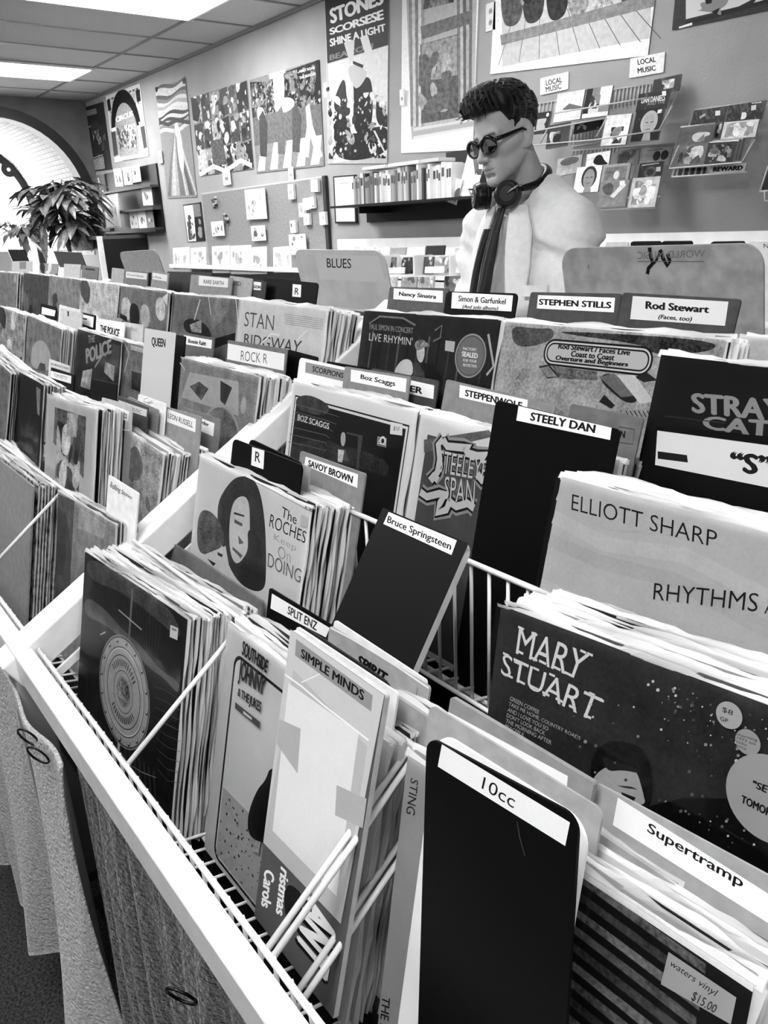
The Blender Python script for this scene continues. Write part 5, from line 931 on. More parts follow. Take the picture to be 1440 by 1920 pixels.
# ---------------------------------------------------------------- plants at the arched window
M_LEAF = mat('dark_leaf', .33, .35, .08, 30); M_LEAF2 = mat('pale_leaf', .45, .4); M_STEM = mat('plant_stem', .3, .7); M_POT = mat('plant_pot', .35, .6)
def leaf(mb, p, d, L, w, droop):
    d = d.normalized(); s = d.cross(Vector((0, 0, 1)));  s = s.normalized() if s.length > .01 else Vector((1, 0, 0)); up = s.cross(d); pts = []
    for i in range(6):
        u = i/5; c_ = p+d*L*u+Vector((0, 0, -droop*u*u)); ww = w*math.sin(math.pi*min(1, u*.93+.05))**.8
        pts.append((c_-s*ww+up*ww*.25, c_, c_+s*ww+up*ww*.25))
    for a, b in zip(pts, pts[1:]):
        mb.quad(a[0], a[1], b[1], b[0]); mb.quad(a[1], a[2], b[2], b[1])
def plant(name, label, c0, ground, rad, hgt, n, L, seed, m):
    r = random.Random(seed); e = empty(name, (c0.x, c0.y, ground), label, 'plant'); st = MB(); lf = MB(); top = c0.z-ground
    st.tube([(0, 0, .2), (.02, .01, top*.6), (0, 0, top)], .016)
    for i in range(n):
        a = r.uniform(0, 6.28); q = Vector((math.cos(a)*r.uniform(.1, 1)*rad, math.sin(a)*r.uniform(.1, 1)*rad, top+r.uniform(-.6, 1)*hgt)); st.tube([(0, 0, top-.1), (q.x*.5, q.y*.5, q.z+.04), tuple(q)], .004, 5)
        for k in range(5):
            d = Vector((math.cos(a+r.uniform(-1.3, 1.3)), math.sin(a+r.uniform(-1.3, 1.3)), r.uniform(-.5, .5))); leaf(lf, q+Vector((r.uniform(-.03, .03),)*3), d, L*r.uniform(.6, 1.2), L*.17, L*r.uniform(.2, .7))
    lf.build('foliage', m, e, smooth=True); st.build('stem', M_STEM, e, smooth=True)
    MB().tube([(0, 0, 0), (0, 0, .24)], [.12, .16], 20).build('pot', M_POT, e)
plant('potted_plant', 'big leafy potted plant in front of the arched opening', at(118, 400, x=-8.3), 0, .30, .28, 46, .24, 2, M_LEAF)
plant('potted_plant', 'smaller leafy plant in the bright porch beyond the arched opening', at(40, 440, x=-10.2), 0, .34, .12, 22, .22, 5, M_LEAF2)
e = empty('vinyl_single', at(16, 318, x=-10.84), 'small black vinyl single stuck on the bright arched glass', 'record')
MB().tube([(0, 0, 0), (.004, 0, 0)], .085, 40).build('disc', mat('black_vinyl', .04, .3), e); MB().tube([(.004, 0, 0), (.006, 0, 0)], .022, 24).build('paper_label', M_WHITE, e)
# ---------------------------------------------------------------- wire racks with compact discs
zk = zt(1000, 130, 3.2727)
def wire_rack(label, y, lines, thick=.003):
    p0 = at(*zk(lines[0][0])[0], y=y); e = empty('cd_rack', (p0.x, WY, p0.z), label, 'wire rack', 'wire racks for discs'); mb = MB()
    for ln in lines:
        pts = [at(*zk(p[:2])[0], y=(y if len(p) < 3 else p[2])) for p in ln]; mb.tube([tuple(p-Vector((p0.x, WY, p0.z))) for p in pts], thick, 6)
    mb.build('wire_frame', mat('steel_wire', .75, .3), e, smooth=True); return e
W0 = WY-.006
def grid(x0, y0, x1, y1, h, n): return [[(x0+(x1-x0)*i/n, y0+(y1-y0)*i/n, W0), (x0+(x1-x0)*i/n-h*.1, y0+(y1-y0)*i/n+h, W0)] for i in range(n+1)]
wire_rack('upper wire disc rack on the wall, below the two local music signs', 2.98, [[(0, 465), (400, 430), (780, 372)], [(130, 270), (520, 205), (700, 175)], [(0, 380), (440, 300)], [(40, 460), (85, 370)], [(385, 415), (450, 300)], [(780, 372), (905, 100, W0)], [(770, 375), (855, 225)], [(20, 215, W0), (520, 120, W0), (720, 90, W0)], [(240, 475, W0), (440, 440, W0)]]+grid(20, 215, 720, 90, 110, 30)+grid(130, 380, 430, 335, 90, 14))
wire_rack('lower wire disc rack on the wall, right beside the person', 2.98, [[(420, 860), (745, 850)], [(745, 850), (860, 480, W0)], [(560, 800), (655, 530, W0)], [(420, 795), (780, 780)], [(240, 500, W0), (860, 450, W0)], [(420, 860), (420, 500, W0)]]+grid(240, 500, 520, 470, 40, 12))
wire_rack('wire disc rack at the right, apart from the other disc racks', 2.98, [[(835, 608), (1280, 570), (1300, 540), (1430, 230, W0)], [(835, 608), (895, 465)], [(850, 660), (1310, 630)], [(905, 355), (1115, 332)], [(1280, 570), (1360, 430)], [(850, 660), (985, 255, W0)], [(985, 250, W0), (1430, 190, W0)]])
wire_rack('wire disc rack cut off by the right edge', 2.98, [[(1390, 750), (1490, 740)], [(1390, 750), (1440, 600), (1500, 500, W0)], [(1420, 750), (1420, 805), (1490, 810)], [(1400, 640, W0), (1600, 610, W0)]])
def cd(q, y, g, label, fn=None, gr='discs in the wire racks', lean=12):
    c = Card('cd_case', label, 'compact disc', zk(q[0])[0], zk(q[1])[0], y=y, lean=lean, t=.009, g=.6, bot=zk(q[2])[0], group=gr, ink=INKP); c.fill(g, .25)
    if fn: fn(c)
    c.done('cover_art'); return c
B = lambda n, gs, s, sd=0, box=(.1, .1, .9, .9): (lambda c: c.blots(n, gs, s, box, .4, sd))
def face(bg, fg, hair): 
    def f(c): c.ell(hair, .55, .58, .3, .34); c.ell(fg, .55, .52, .22, .3, nz=.15); c.uv(fg, (.4, .0), (.72, .0), (.66, .3), (.46, .3), nz=.2); c.uv(.15, (.42, .58), (.52, .6), (.52, .57), (.42, .55)); c.uv(.15, (.6, .58), (.7, .6), (.7, .57), (.6, .55)); c.uv(.3, (.48, .36), (.64, .38), (.64, .35), (.48, .34)); c.uv(.9, (.78, .82), (.92, .84), (.92, .95), (.78, .94))
    return f
cd(((740, 65), (908, 28), (715, 160)), 3.12, .15, 'dark flower disc at the top right of the upper rack', B(9, (.8, .6, .9), .03, 1, (.3, .2, .8, .8)))
cd(((648, 152), (840, 122), (640, 262)), 3.08, .12, 'dark disc with two lines of white lettering, upper rack', lambda c: (c.text('DAN DANIELS', zk((665, 175), (810, 155), (808, 190), (663, 210)), .85, bold=.02), c.text('AND THE', zk((700, 205), (808, 190), (806, 208), (698, 222)), .6), c.P(.9, *zk((790, 135), (815, 132), (815, 160), (790, 162)))))
cd(((635, 252), (806, 232), (605, 445)), 3.02, .06, 'black disc with a pale portrait, front of the upper rack', face(.06, .65, .7))
cd(((450, 285), (606, 270), (415, 470)), 3.02, .92, 'white disc with dark figures left of the pale portrait disc', B(9, (.15, .3, .5), .025, 2, (.3, .05, .8, .6)))
cd(((330, 122), (490, 97), (298, 302)), 3.06, .5, 'half dark half white disc at the top of the upper rack', lambda c: (c.uv(.12, (0, 0), (.25, 0), (.25, 1), (0, 1)), c.uv(.92, (.55, .4), (1, .4), (1, 1), (.55, 1)), c.blots(10, (.2, .8, .5), .03, (.2, .05, .6, .9)), c.uv(.9, (0, 0), (1, 0), (1, .15), (0, .15), nz=.3)))
cd(((150, 152), (318, 122), (95, 332)), 3.06, .85, 'pale landscape disc left of the half dark disc', lambda c: c.uv(.4, (.3, .45), (.5, .6), (1, .42), (1, .35), (.3, .4), nz=.3))
cd(((25, 268), (108, 256), (-5, 400)), 3.05, .15, 'dark disc with a round sticker just behind the person', lambda c: (c.blots(6, (.7, .5), .03, (.1, .2, .8, .7)), c.ell(.95, .8, .85, .1, .1)))
cd(((95, 345), (225, 320), (70, 490)), 3.0, .25, 'dark group picture disc below the pale landscape disc', B(10, (.8, .5, .1, .7), .028, 3, (.1, .2, .9, .7)))
cd(((255, 330), (430, 295), (235, 400)), 3.1, .08, 'black disc back seen through the wires', B(4, (.4, .5), .015, 8))
cd(((150, 552), (302, 520), (130, 660)), 3.08, .75, 'pale oval badge disc in the lower rack', lambda c: c.ell(.45, .5, .75, .38, .12, nz=.3))
cd(((330, 522), (475, 498), (300, 620)), 3.08, .92, 'white disc with a black silhouette, lower rack', lambda c: c.P(.05, *zk((360, 590), (380, 530), (420, 520), (435, 560), (470, 585))))
cd(((512, 502), (655, 480), (500, 600)), 3.08, .5, 'grey mottled disc in the back row of the lower rack', B(8, (.3, .7), .03, 4))
cd(((668, 475), (858, 460), (655, 600)), 3.08, .5, 'grey disc with two dark rounds at the right of the lower rack', lambda c: (c.ell(.07, .55, .5, .12, .13), c.ell(.07, .8, .52, .12, .13), c.uv(.3, (.2, .8), (.7, .85), (.7, .8), (.2, .76))))
cd(((270, 602), (425, 588), (240, 760)), 3.03, .92, 'white disc with a capped portrait, lower rack', face(.9, .55, .15))
cd(((430, 588), (600, 572), (420, 700)), 3.03, .6, 'grey framed disc in the middle of the lower rack', lambda c: (c.uv(.45, (.1, .1), (.9, .1), (.9, .85), (.1, .85), nz=.5), c.ell(.85, .55, .4, .1, .12)))
cd(((655, 578), (802, 562), (610, 690)), 3.03, .1, 'dark disc with a faint ring, lower rack', lambda c: (c.ell(.3, .5, .45, .25, .2, nz=.5), c.ell(.1, .5, .45, .15, .12), c.uv(.6, (.1, .85), (.8, .88), (.8, .94), (.1, .91), nz=.6), c.P(.7, *zk((755, 600), (782, 597), (780, 625), (753, 627)))))
cd(((415, 692), (592, 676), (380, 850)), 2.99, .5, 'grey disc with a diagonal pale figure, front of the lower rack', lambda c: (c.P(.3, *zk((420, 720), (470, 690), (500, 720), (470, 780), (430, 760)), nz=.4), c.P(.85, *zk((470, 780), (555, 690), (570, 710), (490, 790)), nz=.2), c.P(.9, *zk((530, 685), (562, 682), (560, 710), (530, 712)))))
cd(((612, 668), (782, 655), (556, 852)), 2.99, .75, 'pale branching disc at the front right of the lower rack', B(16, (.92, .5, .6, .9), .03, 6))
cd(((985, 256), (1188, 230), (965, 345)), 3.1, .13, 'dark disc with a slanting title, back left of the right rack', lambda c: (c.text('STEAKS', zk((1018, 290), (1055, 268), (1058, 282), (1022, 305)), .8, bold=.03), c.P(.9, *zk((1118, 255), (1148, 252), (1146, 282), (1116, 285)))))
cd(((1200, 222), (1426, 190), (1180, 330)), 3.1, .06, 'black disc with a small figure, back right of the right rack', lambda c: (c.blots(4, (.9, .5), .02, (.42, .1, .6, .5)), c.P(.85, *zk((1338, 222), (1368, 218), (1366, 248), (1336, 252))), c.P(.7, *zk((1340, 205), (1400, 197), (1400, 205), (1340, 213)), nz=.5)))
cd(((905, 352), (1120, 332), (900, 470)), 3.05, .35, 'grey disc with a pale square picture, middle left of the right rack', lambda c: (c.P(.8, *zk((975, 390), (1085, 380), (1085, 405), (1050, 410), (1050, 440), (975, 448)), nz=.1), c.P(.5, *zk((1000, 440), (1050, 395), (1050, 440)))))
cd(((1172, 325), (1388, 304), (1158, 430)), 3.05, .85, 'pale disc of white trees, middle right of the right rack', B(16, (.95, .7, .6), .03, 7))
cd(((1128, 325), (1165, 320), (1118, 420)), 3.07, .3, 'disc edge with dark rungs between the two middle discs', B(6, (.05, .8), .015, 2))
cd(((890, 464), (1076, 446), (858, 602)), 3.0, .4, 'grey mountain disc at the front left of the right rack', B(16, (.2, .6, .8, .3), .025, 9))
cd(((1072, 452), (1252, 440), (1086, 582)), 3.0, .18, 'dark firework disc at the front right of the right rack', B(26, (.4, .05, .55, .7), .015, 10))
for i in range(4): cd(((1066+i*12, 448-i*5), (1262+i*12, 430-i*5), (1092+i*12, 560)), 3.015+i*.012, (.9, .5, .85, .4)[i], 'disc stacked behind the dark firework disc', None, 'discs behind the firework disc')
cd(((872, 612), (1062, 598), (850, 660)), 3.02, .15, 'striped disc end under the grey mountain disc', lambda c: [c.uv(.55, (i*.2+.05, 0), (i*.2+.12, 0), (i*.2+.12, 1), (i*.2+.05, 1)) for i in range(5)])
cd(((1090, 588), (1308, 574), (1085, 640)), 3.02, .75, 'pale disc with bold lettering under the dark firework disc', lambda c: c.text('REWARD', zk((1105, 600), (1290, 588), (1285, 618), (1100, 630)), .08, bold=.05))
cd(((1425, 620), (1520, 610), (1405, 740)), 3.0, .12, 'black disc in the rack at the right edge')
# ---------------------------------------------------------------- white stepped bins of discs along the wall
e = empty('cd_bin', (-4.35, 2.62, 0), 'long white stepped disc bin along the back wall', 'disc bin'); L_ = 4.0
la, lb_ = at(740, 479, y=2.92).z, at(740, 515, y=2.80).z
for y0, z in ((2.92, la), (2.80, lb_), (2.68, lb_-.12)):
    MB().box((0, y0-2.62, z-.02), (L_, y0-2.62+.13, z)).build('ledge', M_WHITE, e); MB().box((0, y0-2.62+.115, z), (L_, y0-2.62+.13, z+.09)).build('riser', M_WHITE, e)
MB().box((0, .06, 0), (L_, .54, lb_-.14)).build('cabinet', mat('white_cabinet', .8, .6), e)
for i in range(13): MB().box((.2+i*.28, .17, lb_), (.212+i*.28, .3, lb_+.1)).build('divider', M_WHITE, e)
def bincd(q, y, g, label, gr, n=4):
    c = Card('cd_case', label, 'compact disc', q[0:2], q[2:4], y=y, lean=10, t=.009, g=g, bot=q[4:6], group=gr); 
    if n: c.fill(g, .3); c.blots(n, (min(1, g+.35), max(0, g-.25), .8), .022, nz=.3, seed=int(q[0])); 
    c.done()
for i, (q, g, n) in enumerate((((705, 464, 731, 463, 706, 479), .94, 1), ((733, 465, 761, 464, 734, 479), .62, 0), ((764, 464, 797, 463, 765, 478), .94, 1), ((799, 461, 834, 460, 800, 478), .07, 0), ((836, 464, 870, 463, 837, 478), .94, 1), ((640, 464, 672, 463, 641, 478), .9, 1), ((674, 464, 702, 463, 675, 478), .93, 1))):
    bincd(q, 2.97, g, 'disc or tab in the white bin\'s top row, %s the person' % ('left of' if q[0] > 760 else 'far left of'), 'top row of the white disc bin, %s' % ('near' if q[0] > 760 else 'far'), n)
for i, (q, g) in enumerate((((723, 483, 742, 482, 724, 513), .5), ((754, 483, 778, 482, 756, 513), .2), ((786, 482, 813, 481, 786, 513), .35), ((823, 481, 852, 480, 822, 512), .6), ((852, 482, 872, 481, 852, 512), .8), ((730, 520, 744, 519, 731, 545), .7), ((753, 520, 782, 519, 754, 545), .6), ((786, 519, 814, 518, 786, 545), .65), ((834, 518, 868, 517, 834, 548), .4))):
    bincd(q, 2.86 if i < 5 else 2.74, g, 'disc in the %s row of the white bin beside the person' % ('middle' if i < 5 else 'lower'), '%s row of the white disc bin' % ('middle' if i < 5 else 'lower'), 6)
for i, q in enumerate(((726, 502, 758, 501, 727, 513), (797, 500, 832, 499, 797, 512), (848, 501, 872, 500, 848, 512))): bincd(q, 2.83, .95, 'white tab label in front of the middle row of the white bin', 'tab labels of the white bin', 0)
# ---------------------------------------------------------------- the person behind the racks
def nets(fn, lo, hi, res):
    """smooth closed surface of fn < 0 (surface nets)"""
    lo = np.array(lo, float); hi = np.array(hi, float); n = np.ceil((hi-lo)/res).astype(int)+1
    ax = [lo[i]+res*np.arange(n[i]) for i in range(3)]
    X, Y, Z = np.meshgrid(*ax, indexing='ij'); F = fn(X, Y, Z)
    S = F < 0; c = [S[i:n[0]-1+i, j:n[1]-1+j, k:n[2]-1+k] for i in (0, 1) for j in (0, 1) for k in (0, 1)]
    tot = sum(q.astype(int) for q in c); act = (tot > 0) & (tot < 8); idx = -np.ones(act.shape, int); cells = np.argwhere(act); idx[act] = np.arange(len(cells))
    acc = np.zeros((len(cells), 3)); cnt = np.zeros(len(cells)); off = [(i, j, k) for i in (0, 1) for j in (0, 1) for k in (0, 1)]
    for a in range(8):
        for b in range(a+1, 8):
            d = np.subtract(off[b], off[a])
            if abs(d).sum() != 1: continue
            fa = F[tuple((cells+off[a]).T)]; fb = F[tuple((cells+off[b]).T)]; m = (fa < 0) != (fb < 0); t = np.where(m, fa/(fa-fb+1e-12), 0)
            p = np.array(off[a])+t[:, None]*d; acc[m] += p[m]; cnt[m] += 1
    V = lo+(cells+acc/cnt[:, None])*res; faces = []
    for axis in range(3):
        u, v = [(1, 2), (2, 0), (0, 1)][axis]
        sl = [slice(None)]*3; sl[axis] = slice(0, n[axis]-1); s2 = [slice(None)]*3; s2[axis] = slice(1, n[axis])
        A, B_ = S[tuple(sl)], S[tuple(s2)]; e = np.argwhere(A != B_); e = e[(e[:, u] > 0) & (e[:, v] > 0) & (e[:, u] < n[u]-1) & (e[:, v] < n[v]-1)]
        eu = np.zeros(3, int); eu[u] = 1; ev = np.zeros(3, int); ev[v] = 1
        q = [idx[tuple((e-eu-ev).T)], idx[tuple((e-ev).T)], idx[tuple(e.T)], idx[tuple((e-eu).T)]]; fl = A[tuple(e.T)]
        for k in range(len(e)): f = (q[0][k], q[1][k], q[2][k], q[3][k]); faces.append(f if fl[k] else f[::-1])
    return V, faces
def smin(a, b, k): h = np.clip(.5+.5*(b-a)/k, 0, 1); return b*(1-h)+a*h-k*h*(1-h)
def smax(a, b, k): return -smin(-a, -b, k)
def ell_(X, Y, Z, c, r): x, y, z = (X-c[0])/r[0], (Y-c[1])/r[1], (Z-c[2])/r[2]; k = np.sqrt(x*x+y*y+z*z); return (k-1)*min(r)
def cap(X, Y, Z, a, b, ra, rb=None):
    rb = ra if rb is None else rb; a, b = np.array(a, float), np.array(b, float); d = b-a; t = np.clip(((X-a[0])*d[0]+(Y-a[1])*d[1]+(Z-a[2])*d[2])/(d@d), 0, 1)
    return np.sqrt((X-a[0]-t*d[0])**2+(Y-a[1]-t*d[1])**2+(Z-a[2]-t*d[2])**2)-(ra+(rb-ra)*t)
def sym(fn, c): return None
HS = .91
HC = Vector((-1.655, 1.74, 1.716)); HP = R(15)
hf = Vector((-.06, -.998, 0)).normalized(); hl = Vector((0, 0, 1)).cross(hf); hu = Vector((0, 0, 1))
F2 = hf*math.cos(HP)-hu*math.sin(HP); U2 = hf*math.sin(HP)+hu*math.cos(HP)
HR = R(6); hl, U2 = hl*math.cos(HR)+U2*math.sin(HR), U2*math.cos(HR)-hl*math.sin(HR)
HM = Matrix(((F2.x, hl.x, U2.x, HC.x), (F2.y, hl.y, U2.y, HC.y), (F2.z, hl.z, U2.z, HC.z), (0, 0, 0, 1))) @ Matrix.Scale(HS, 4)
def head_fn(X, Y, Z):
    A = np.abs(Y)
    d = ell_(X, Y, Z, (-.008, 0, .045), (.099, .075, .085))
    d = smin(d, ell_(X, Y, Z, (.030, 0, -.035), (.062, .056, .078)), .03)
    d = smin(d, cap(X, A, Z, (-.012, .052, -.045), (.076, .012, -.102), .017, .013), .028)
    d = smin(d, cap(X, A, Z, (.08, 0, -.103), (.08, .008, -.103), .017), .018)
    d = smin(d, cap(X, A, Z, (.083, .004, .020), (.070, .042, .020), .011), .014)
    d = smin(d, cap(X, A, Z, (.058, .046, -.022), (.02, .062, -.012), .015), .022)
    d = smin(d, ell_(X, Y, Z, (.076, 0, -.066), (.026, .030, .028)), .02)
    d = smax(d, -ell_(X, A, Z, (.100, .032, -.003), (.020, .020, .015)), .016)
    d = smin(d, ell_(X, A, Z, (.074, .031, -.004), (.0135, .0135, .0135)), .003)
    d = smin(d, cap(X, Y, Z, (.091, 0, .010), (.115, 0, -.034), .0065, .0085), .010)
    d = smin(d, ell_(X, Y, Z, (.115, 0, -.037), (.0125, .0115, .0105)), .006)
    d = smin(d, ell_(X, A, Z, (.104, .0125, -.041), (.0105, .0075, .0085)), .005)
    d = smax(d, -ell_(X, A, Z, (.108, .007, -.049), (.006, .004, .005)), .003)
    d = smin(d, cap(X, A, Z, (.1005, 0, -.0655), (.089, .021, -.0705), .0052, .003), .005)
    d = smin(d, cap(X, A, Z, (.098, 0, -.0775), (.088, .018, -.0735), .0064, .0035), .005)
    d = smax(d, -cap(X, A, Z, (.107, 0, -.0712), (.094, .023, -.0722), .0022), .003)
    d = smax(d, -cap(X, A, Z, (.098, 0, -.090), (.090, .012, -.089), .006), .010)
    # ears
    p_ = A-.081+.55*(X+.010)
    er = ell_(X, p_, Z-.15*(X+.01), (-.008, 0, .002), (.0215, .0065, .034)); er = smin(er, ell_(X, p_, Z, (-.003, -.002, -.032), (.011, .006, .012)), .008)
    er = smax(er, -ell_(X, p_, Z, (-.001, .007, -.002), (.0105, .0085, .019)), .003); er = smax(er, -ell_(X, p_, Z, (-.012, .0075, .016), (.0075, .006, .012)), .003)
    er = smin(er, cap(X, A, Z, (.009, .071, -.018), (.006, .070, .004), .006), .005)
    d = smin(d, er, .006)
    # neck
    nb = (-.058, 0, -.20)
    d = smin(d, cap(X, Y, Z, (-.032, 0, -.06), nb, .052, .058), .022)
    d = smin(d, cap(X, A, Z, (-.03, .05, -.06), (-.02, .018, -.20), .012), .02)
    return d
P0 = empty('person', (HC.x, HC.y+.06, 0), 'person with dark swept back hair, round glasses, white jacket and black tie, looking down', 'person')
PL = Matrix.Translation((-HC.x, -HC.y-.06, 0))
def grow(name, fn, lo, hi, res, m, M, parent=P0, shade=None, smooth=0):
    V, f = nets(fn, lo, hi, res)
    par = np.arange(len(V)); fa = np.array(f)      # keep the largest closed piece
    while True:
        m_ = par[fa].min(1); q = par.copy(); np.minimum.at(q, fa.ravel(), np.repeat(m_, 4)); q = q[q]
        if (q == par).all(): break
        par = q
    big = np.bincount(par).argmax(); keep = par == big; ix = np.cumsum(keep)-1; f = [tuple(ix[list(t_)]) for t_ in f if keep[t_[0]]]; V = V[keep]
    me = bpy.data.meshes.new(name); T_ = PL @ M
    me.from_pydata([tuple(T_ @ Vector(v)) for v in V], [], f); me.update(); me.polygons.foreach_set('use_smooth', [True]*len(me.polygons))
    if shade is not None:
        g = shade(V); a = me.attributes.new('ink', 'FLOAT_COLOR', 'POINT'); a.data.foreach_set('color', np.stack([g, g, g, np.full(len(g), .04)], 1).ravel().astype(np.float32))
    me.materials.append(m); o = bpy.data.objects.new(name, me); C.objects.link(o); o.parent = parent
    if smooth: s = o.modifiers.new('smooth', 'SMOOTH'); s.iterations = smooth; s.factor = .5
    return o
M_SKIN = print_mat('skin', .5, .05, 0)
def skin_shade(V):
    x, y, z = V.T; a = np.abs(y); g = np.full(len(V), .50)
    lip = np.exp(-((z+.0715)/.0085)**2)*np.exp(-(a/.019)**4)*(x > .085); g *= 1-.52*lip
    brow = np.exp(-((z-.021-.10*np.clip(a-.02, 0, .02)+.15*np.clip(a-.035, 0, 1))/.0045)**2)*(a > .012)*(a < .048)*(x > .06); g *= 1-.85*brow
    return g
body = grow('body', head_fn, (-.13, -.10, -.225), (.14, .10, .145), .0024, M_SKIN, HM, shade=skin_shade, smooth=2)
# hair: a swept back cap, a tuft over the forehead and combed locks
def hair_fn(X, Y, Z):
    A = np.abs(Y)
    wv = .0020*np.sin(Y*330+9*np.sin(X*40)+Z*60)+.0014*np.sin(Y*610+X*70)
    d = ell_(X, Y, Z, (-.020, 0, .062), (.108, .083, .094))+wv
    d = smin(d, ell_(X, Y, Z, (.050, 0, .118), (.062, .062, .040))+wv, .03)
    d = smin(d, ell_(X, Y, Z, (.088, 0, .105), (.030, .05, .026))+wv*1.5, .02)
    # hairline: forehead, temples, around the ears, nape
    line = .079-.25*np.clip(A-.04, 0, .03)-2.3*np.clip(.050-X, 0, .036)-.55*np.clip(.012-X, 0, .12)
    d = smax(d, line-Z, .006)
    d = smax(d, -(ell_(X, A, Z, (-.004, .082, -.006), (.026, .03, .036))), .004)
    d = smax(d, np.clip(-.062-Z, -1, 1), .006)
    return d
M_HAIR = mat('dark_hair', .05, .22, .03, 60, .5, 160, stretch=(6, 40, 6), spec=.55)
hair = grow('hair', hair_fn, (-.15, -.11, -.08), (.15, .11, .19), .003, M_HAIR, HM, smooth=1)
lk = MB(); r = random.Random(5); T_ = PL @ HM
def surf(x, y):   # height of the hair top
    zs_ = []
    for c, q in (((-.020, 0, .062), (.108, .083, .094)), ((.050, 0, .118), (.062, .062, .040)), ((.088, 0, .105), (.030, .05, .026))):
        k = 1-((x-c[0])/q[0])**2-((y-c[1])/q[1])**2
        if k > 0: zs_.append(c[2]+q[2]*math.sqrt(k))
    return max(zs_) if zs_ else None
for i in range(150):
    y0 = r.uniform(-.066, .066); pts = []; rr = []
    x0 = r.uniform(.06, .112-.5*abs(y0)); x1 = x0-r.uniform(.09, .17); ph = r.uniform(0, 6)
    for j in range(9):
        u = j/8; x = x0+(x1-x0)*u; y = y0*(1+.12*math.sin(u*3))+.005*math.sin(u*4+ph); z = surf(x, y)
        if z is None: break
        pts.append(T_ @ Vector((x, y, z+.0005))); rr.append(.0040*math.sin(math.pi*(.12+.82*u))*r.uniform(.8, 1.1))
    if len(pts) > 3: lk.tube(pts, rr, 5)
for i in range(90):   # curls of the front tuft
    y0 = r.uniform(-.045, .055); x0 = .095+r.uniform(-.012, .012); z0 = .098+r.uniform(-.012, .022); a = r.uniform(-.6, .6); L = r.uniform(.016, .036); pts = []; cz = r.uniform(-.9, .9)
    for j in range(7): u = j/6; pts.append(T_ @ Vector((x0+L*u*math.cos(a)*(1-.3*u), y0+L*u*math.sin(a)+.004*math.sin(u*6+i), z0+cz*L*u*.6-.004*u*u+.003*math.sin(u*7+i))))
    lk.tube(pts, [.0022*(1-.75*j/6) for j in range(7)], 5)
for i in range(40):   # short sides
    s = r.choice((-1, 1)); x0 = r.uniform(-.08, .04); z0 = r.uniform(.04, .09); pts = []
    for j in range(6):
        u = j/5; x = x0-.05*u; z = z0-.012*u; k = 1-((x+.020)/.108)**2-((z-.062)/.094)**2
        if k <= 0: break
        pts.append(T_ @ Vector((x, s*(.083*math.sqrt(k)+.0004), z)))
    if len(pts) > 3: lk.tube(pts, [.0022*math.sin(math.pi*(.1+.8*j/max(1, len(pts)-1))) for j in range(len(pts))], 5)
lk.build('hair_locks', M_HAIR, hair, smooth=True)
# glasses
gl_ = empty('glasses', (0, 0, 0)); gl_.parent = P0
M_FR = mat('black_glasses_frame', .04, .18); fr_ = MB(); T_ = PL @ HM
def gp(x, y, z): return tuple(T_ @ Vector((x, y, z)))
for s in (-1, 1):
    rim = []
    for i in range(33):
        a = 2*math.pi*i/32; ry = .0285*(1+.05*math.cos(2*a)); rz = .0225*(1+.10*math.sin(a)); yy = s*.0345+ry*math.cos(a); zz = -.006+rz*math.sin(a); rim.append((.1065-.55*max(0, abs(yy)-.03)**1.0*.35-.0, yy, zz))
    fr_.tube([gp(*p) for p in rim], [.0050 if math.sin(2*math.pi*i/32) > .25 else .0028 for i in range(33)], 8)
    ln = MB(); c0 = gp(.1062, s*.0345, -.006); n_ = len(ln.v); ln.v = [c0]+[gp(p[0]-.0005, s*.0345+(p[1]-s*.0345)*.97, -.006+(p[2]+.006)*.97) for p in rim[:-1]]; ln.f = [(0, i+1, (i+1) % 32+1) for i in range(32)]; ln.g = [(.5, 0)]*32
    ln.build('lens', mat('mirrored_lens', .62, .04, metal=1), gl_)
    fr_.tube([gp(.098, s*.063, .006), gp(.085, s*.072, .006), gp(.03, s*.0775, .008), gp(.004, s*.081, .010), gp(-.03, s*.082, -.008)], [.0058, .0055, .0048, .0035, .002], 8)
fr_.tube([gp(.1085, -.010, .004), gp(.1105, 0, .007), gp(.1085, .010, .004)], .003, 8)
fr_.build('glasses_frame', M_FR, gl_, smooth=True)
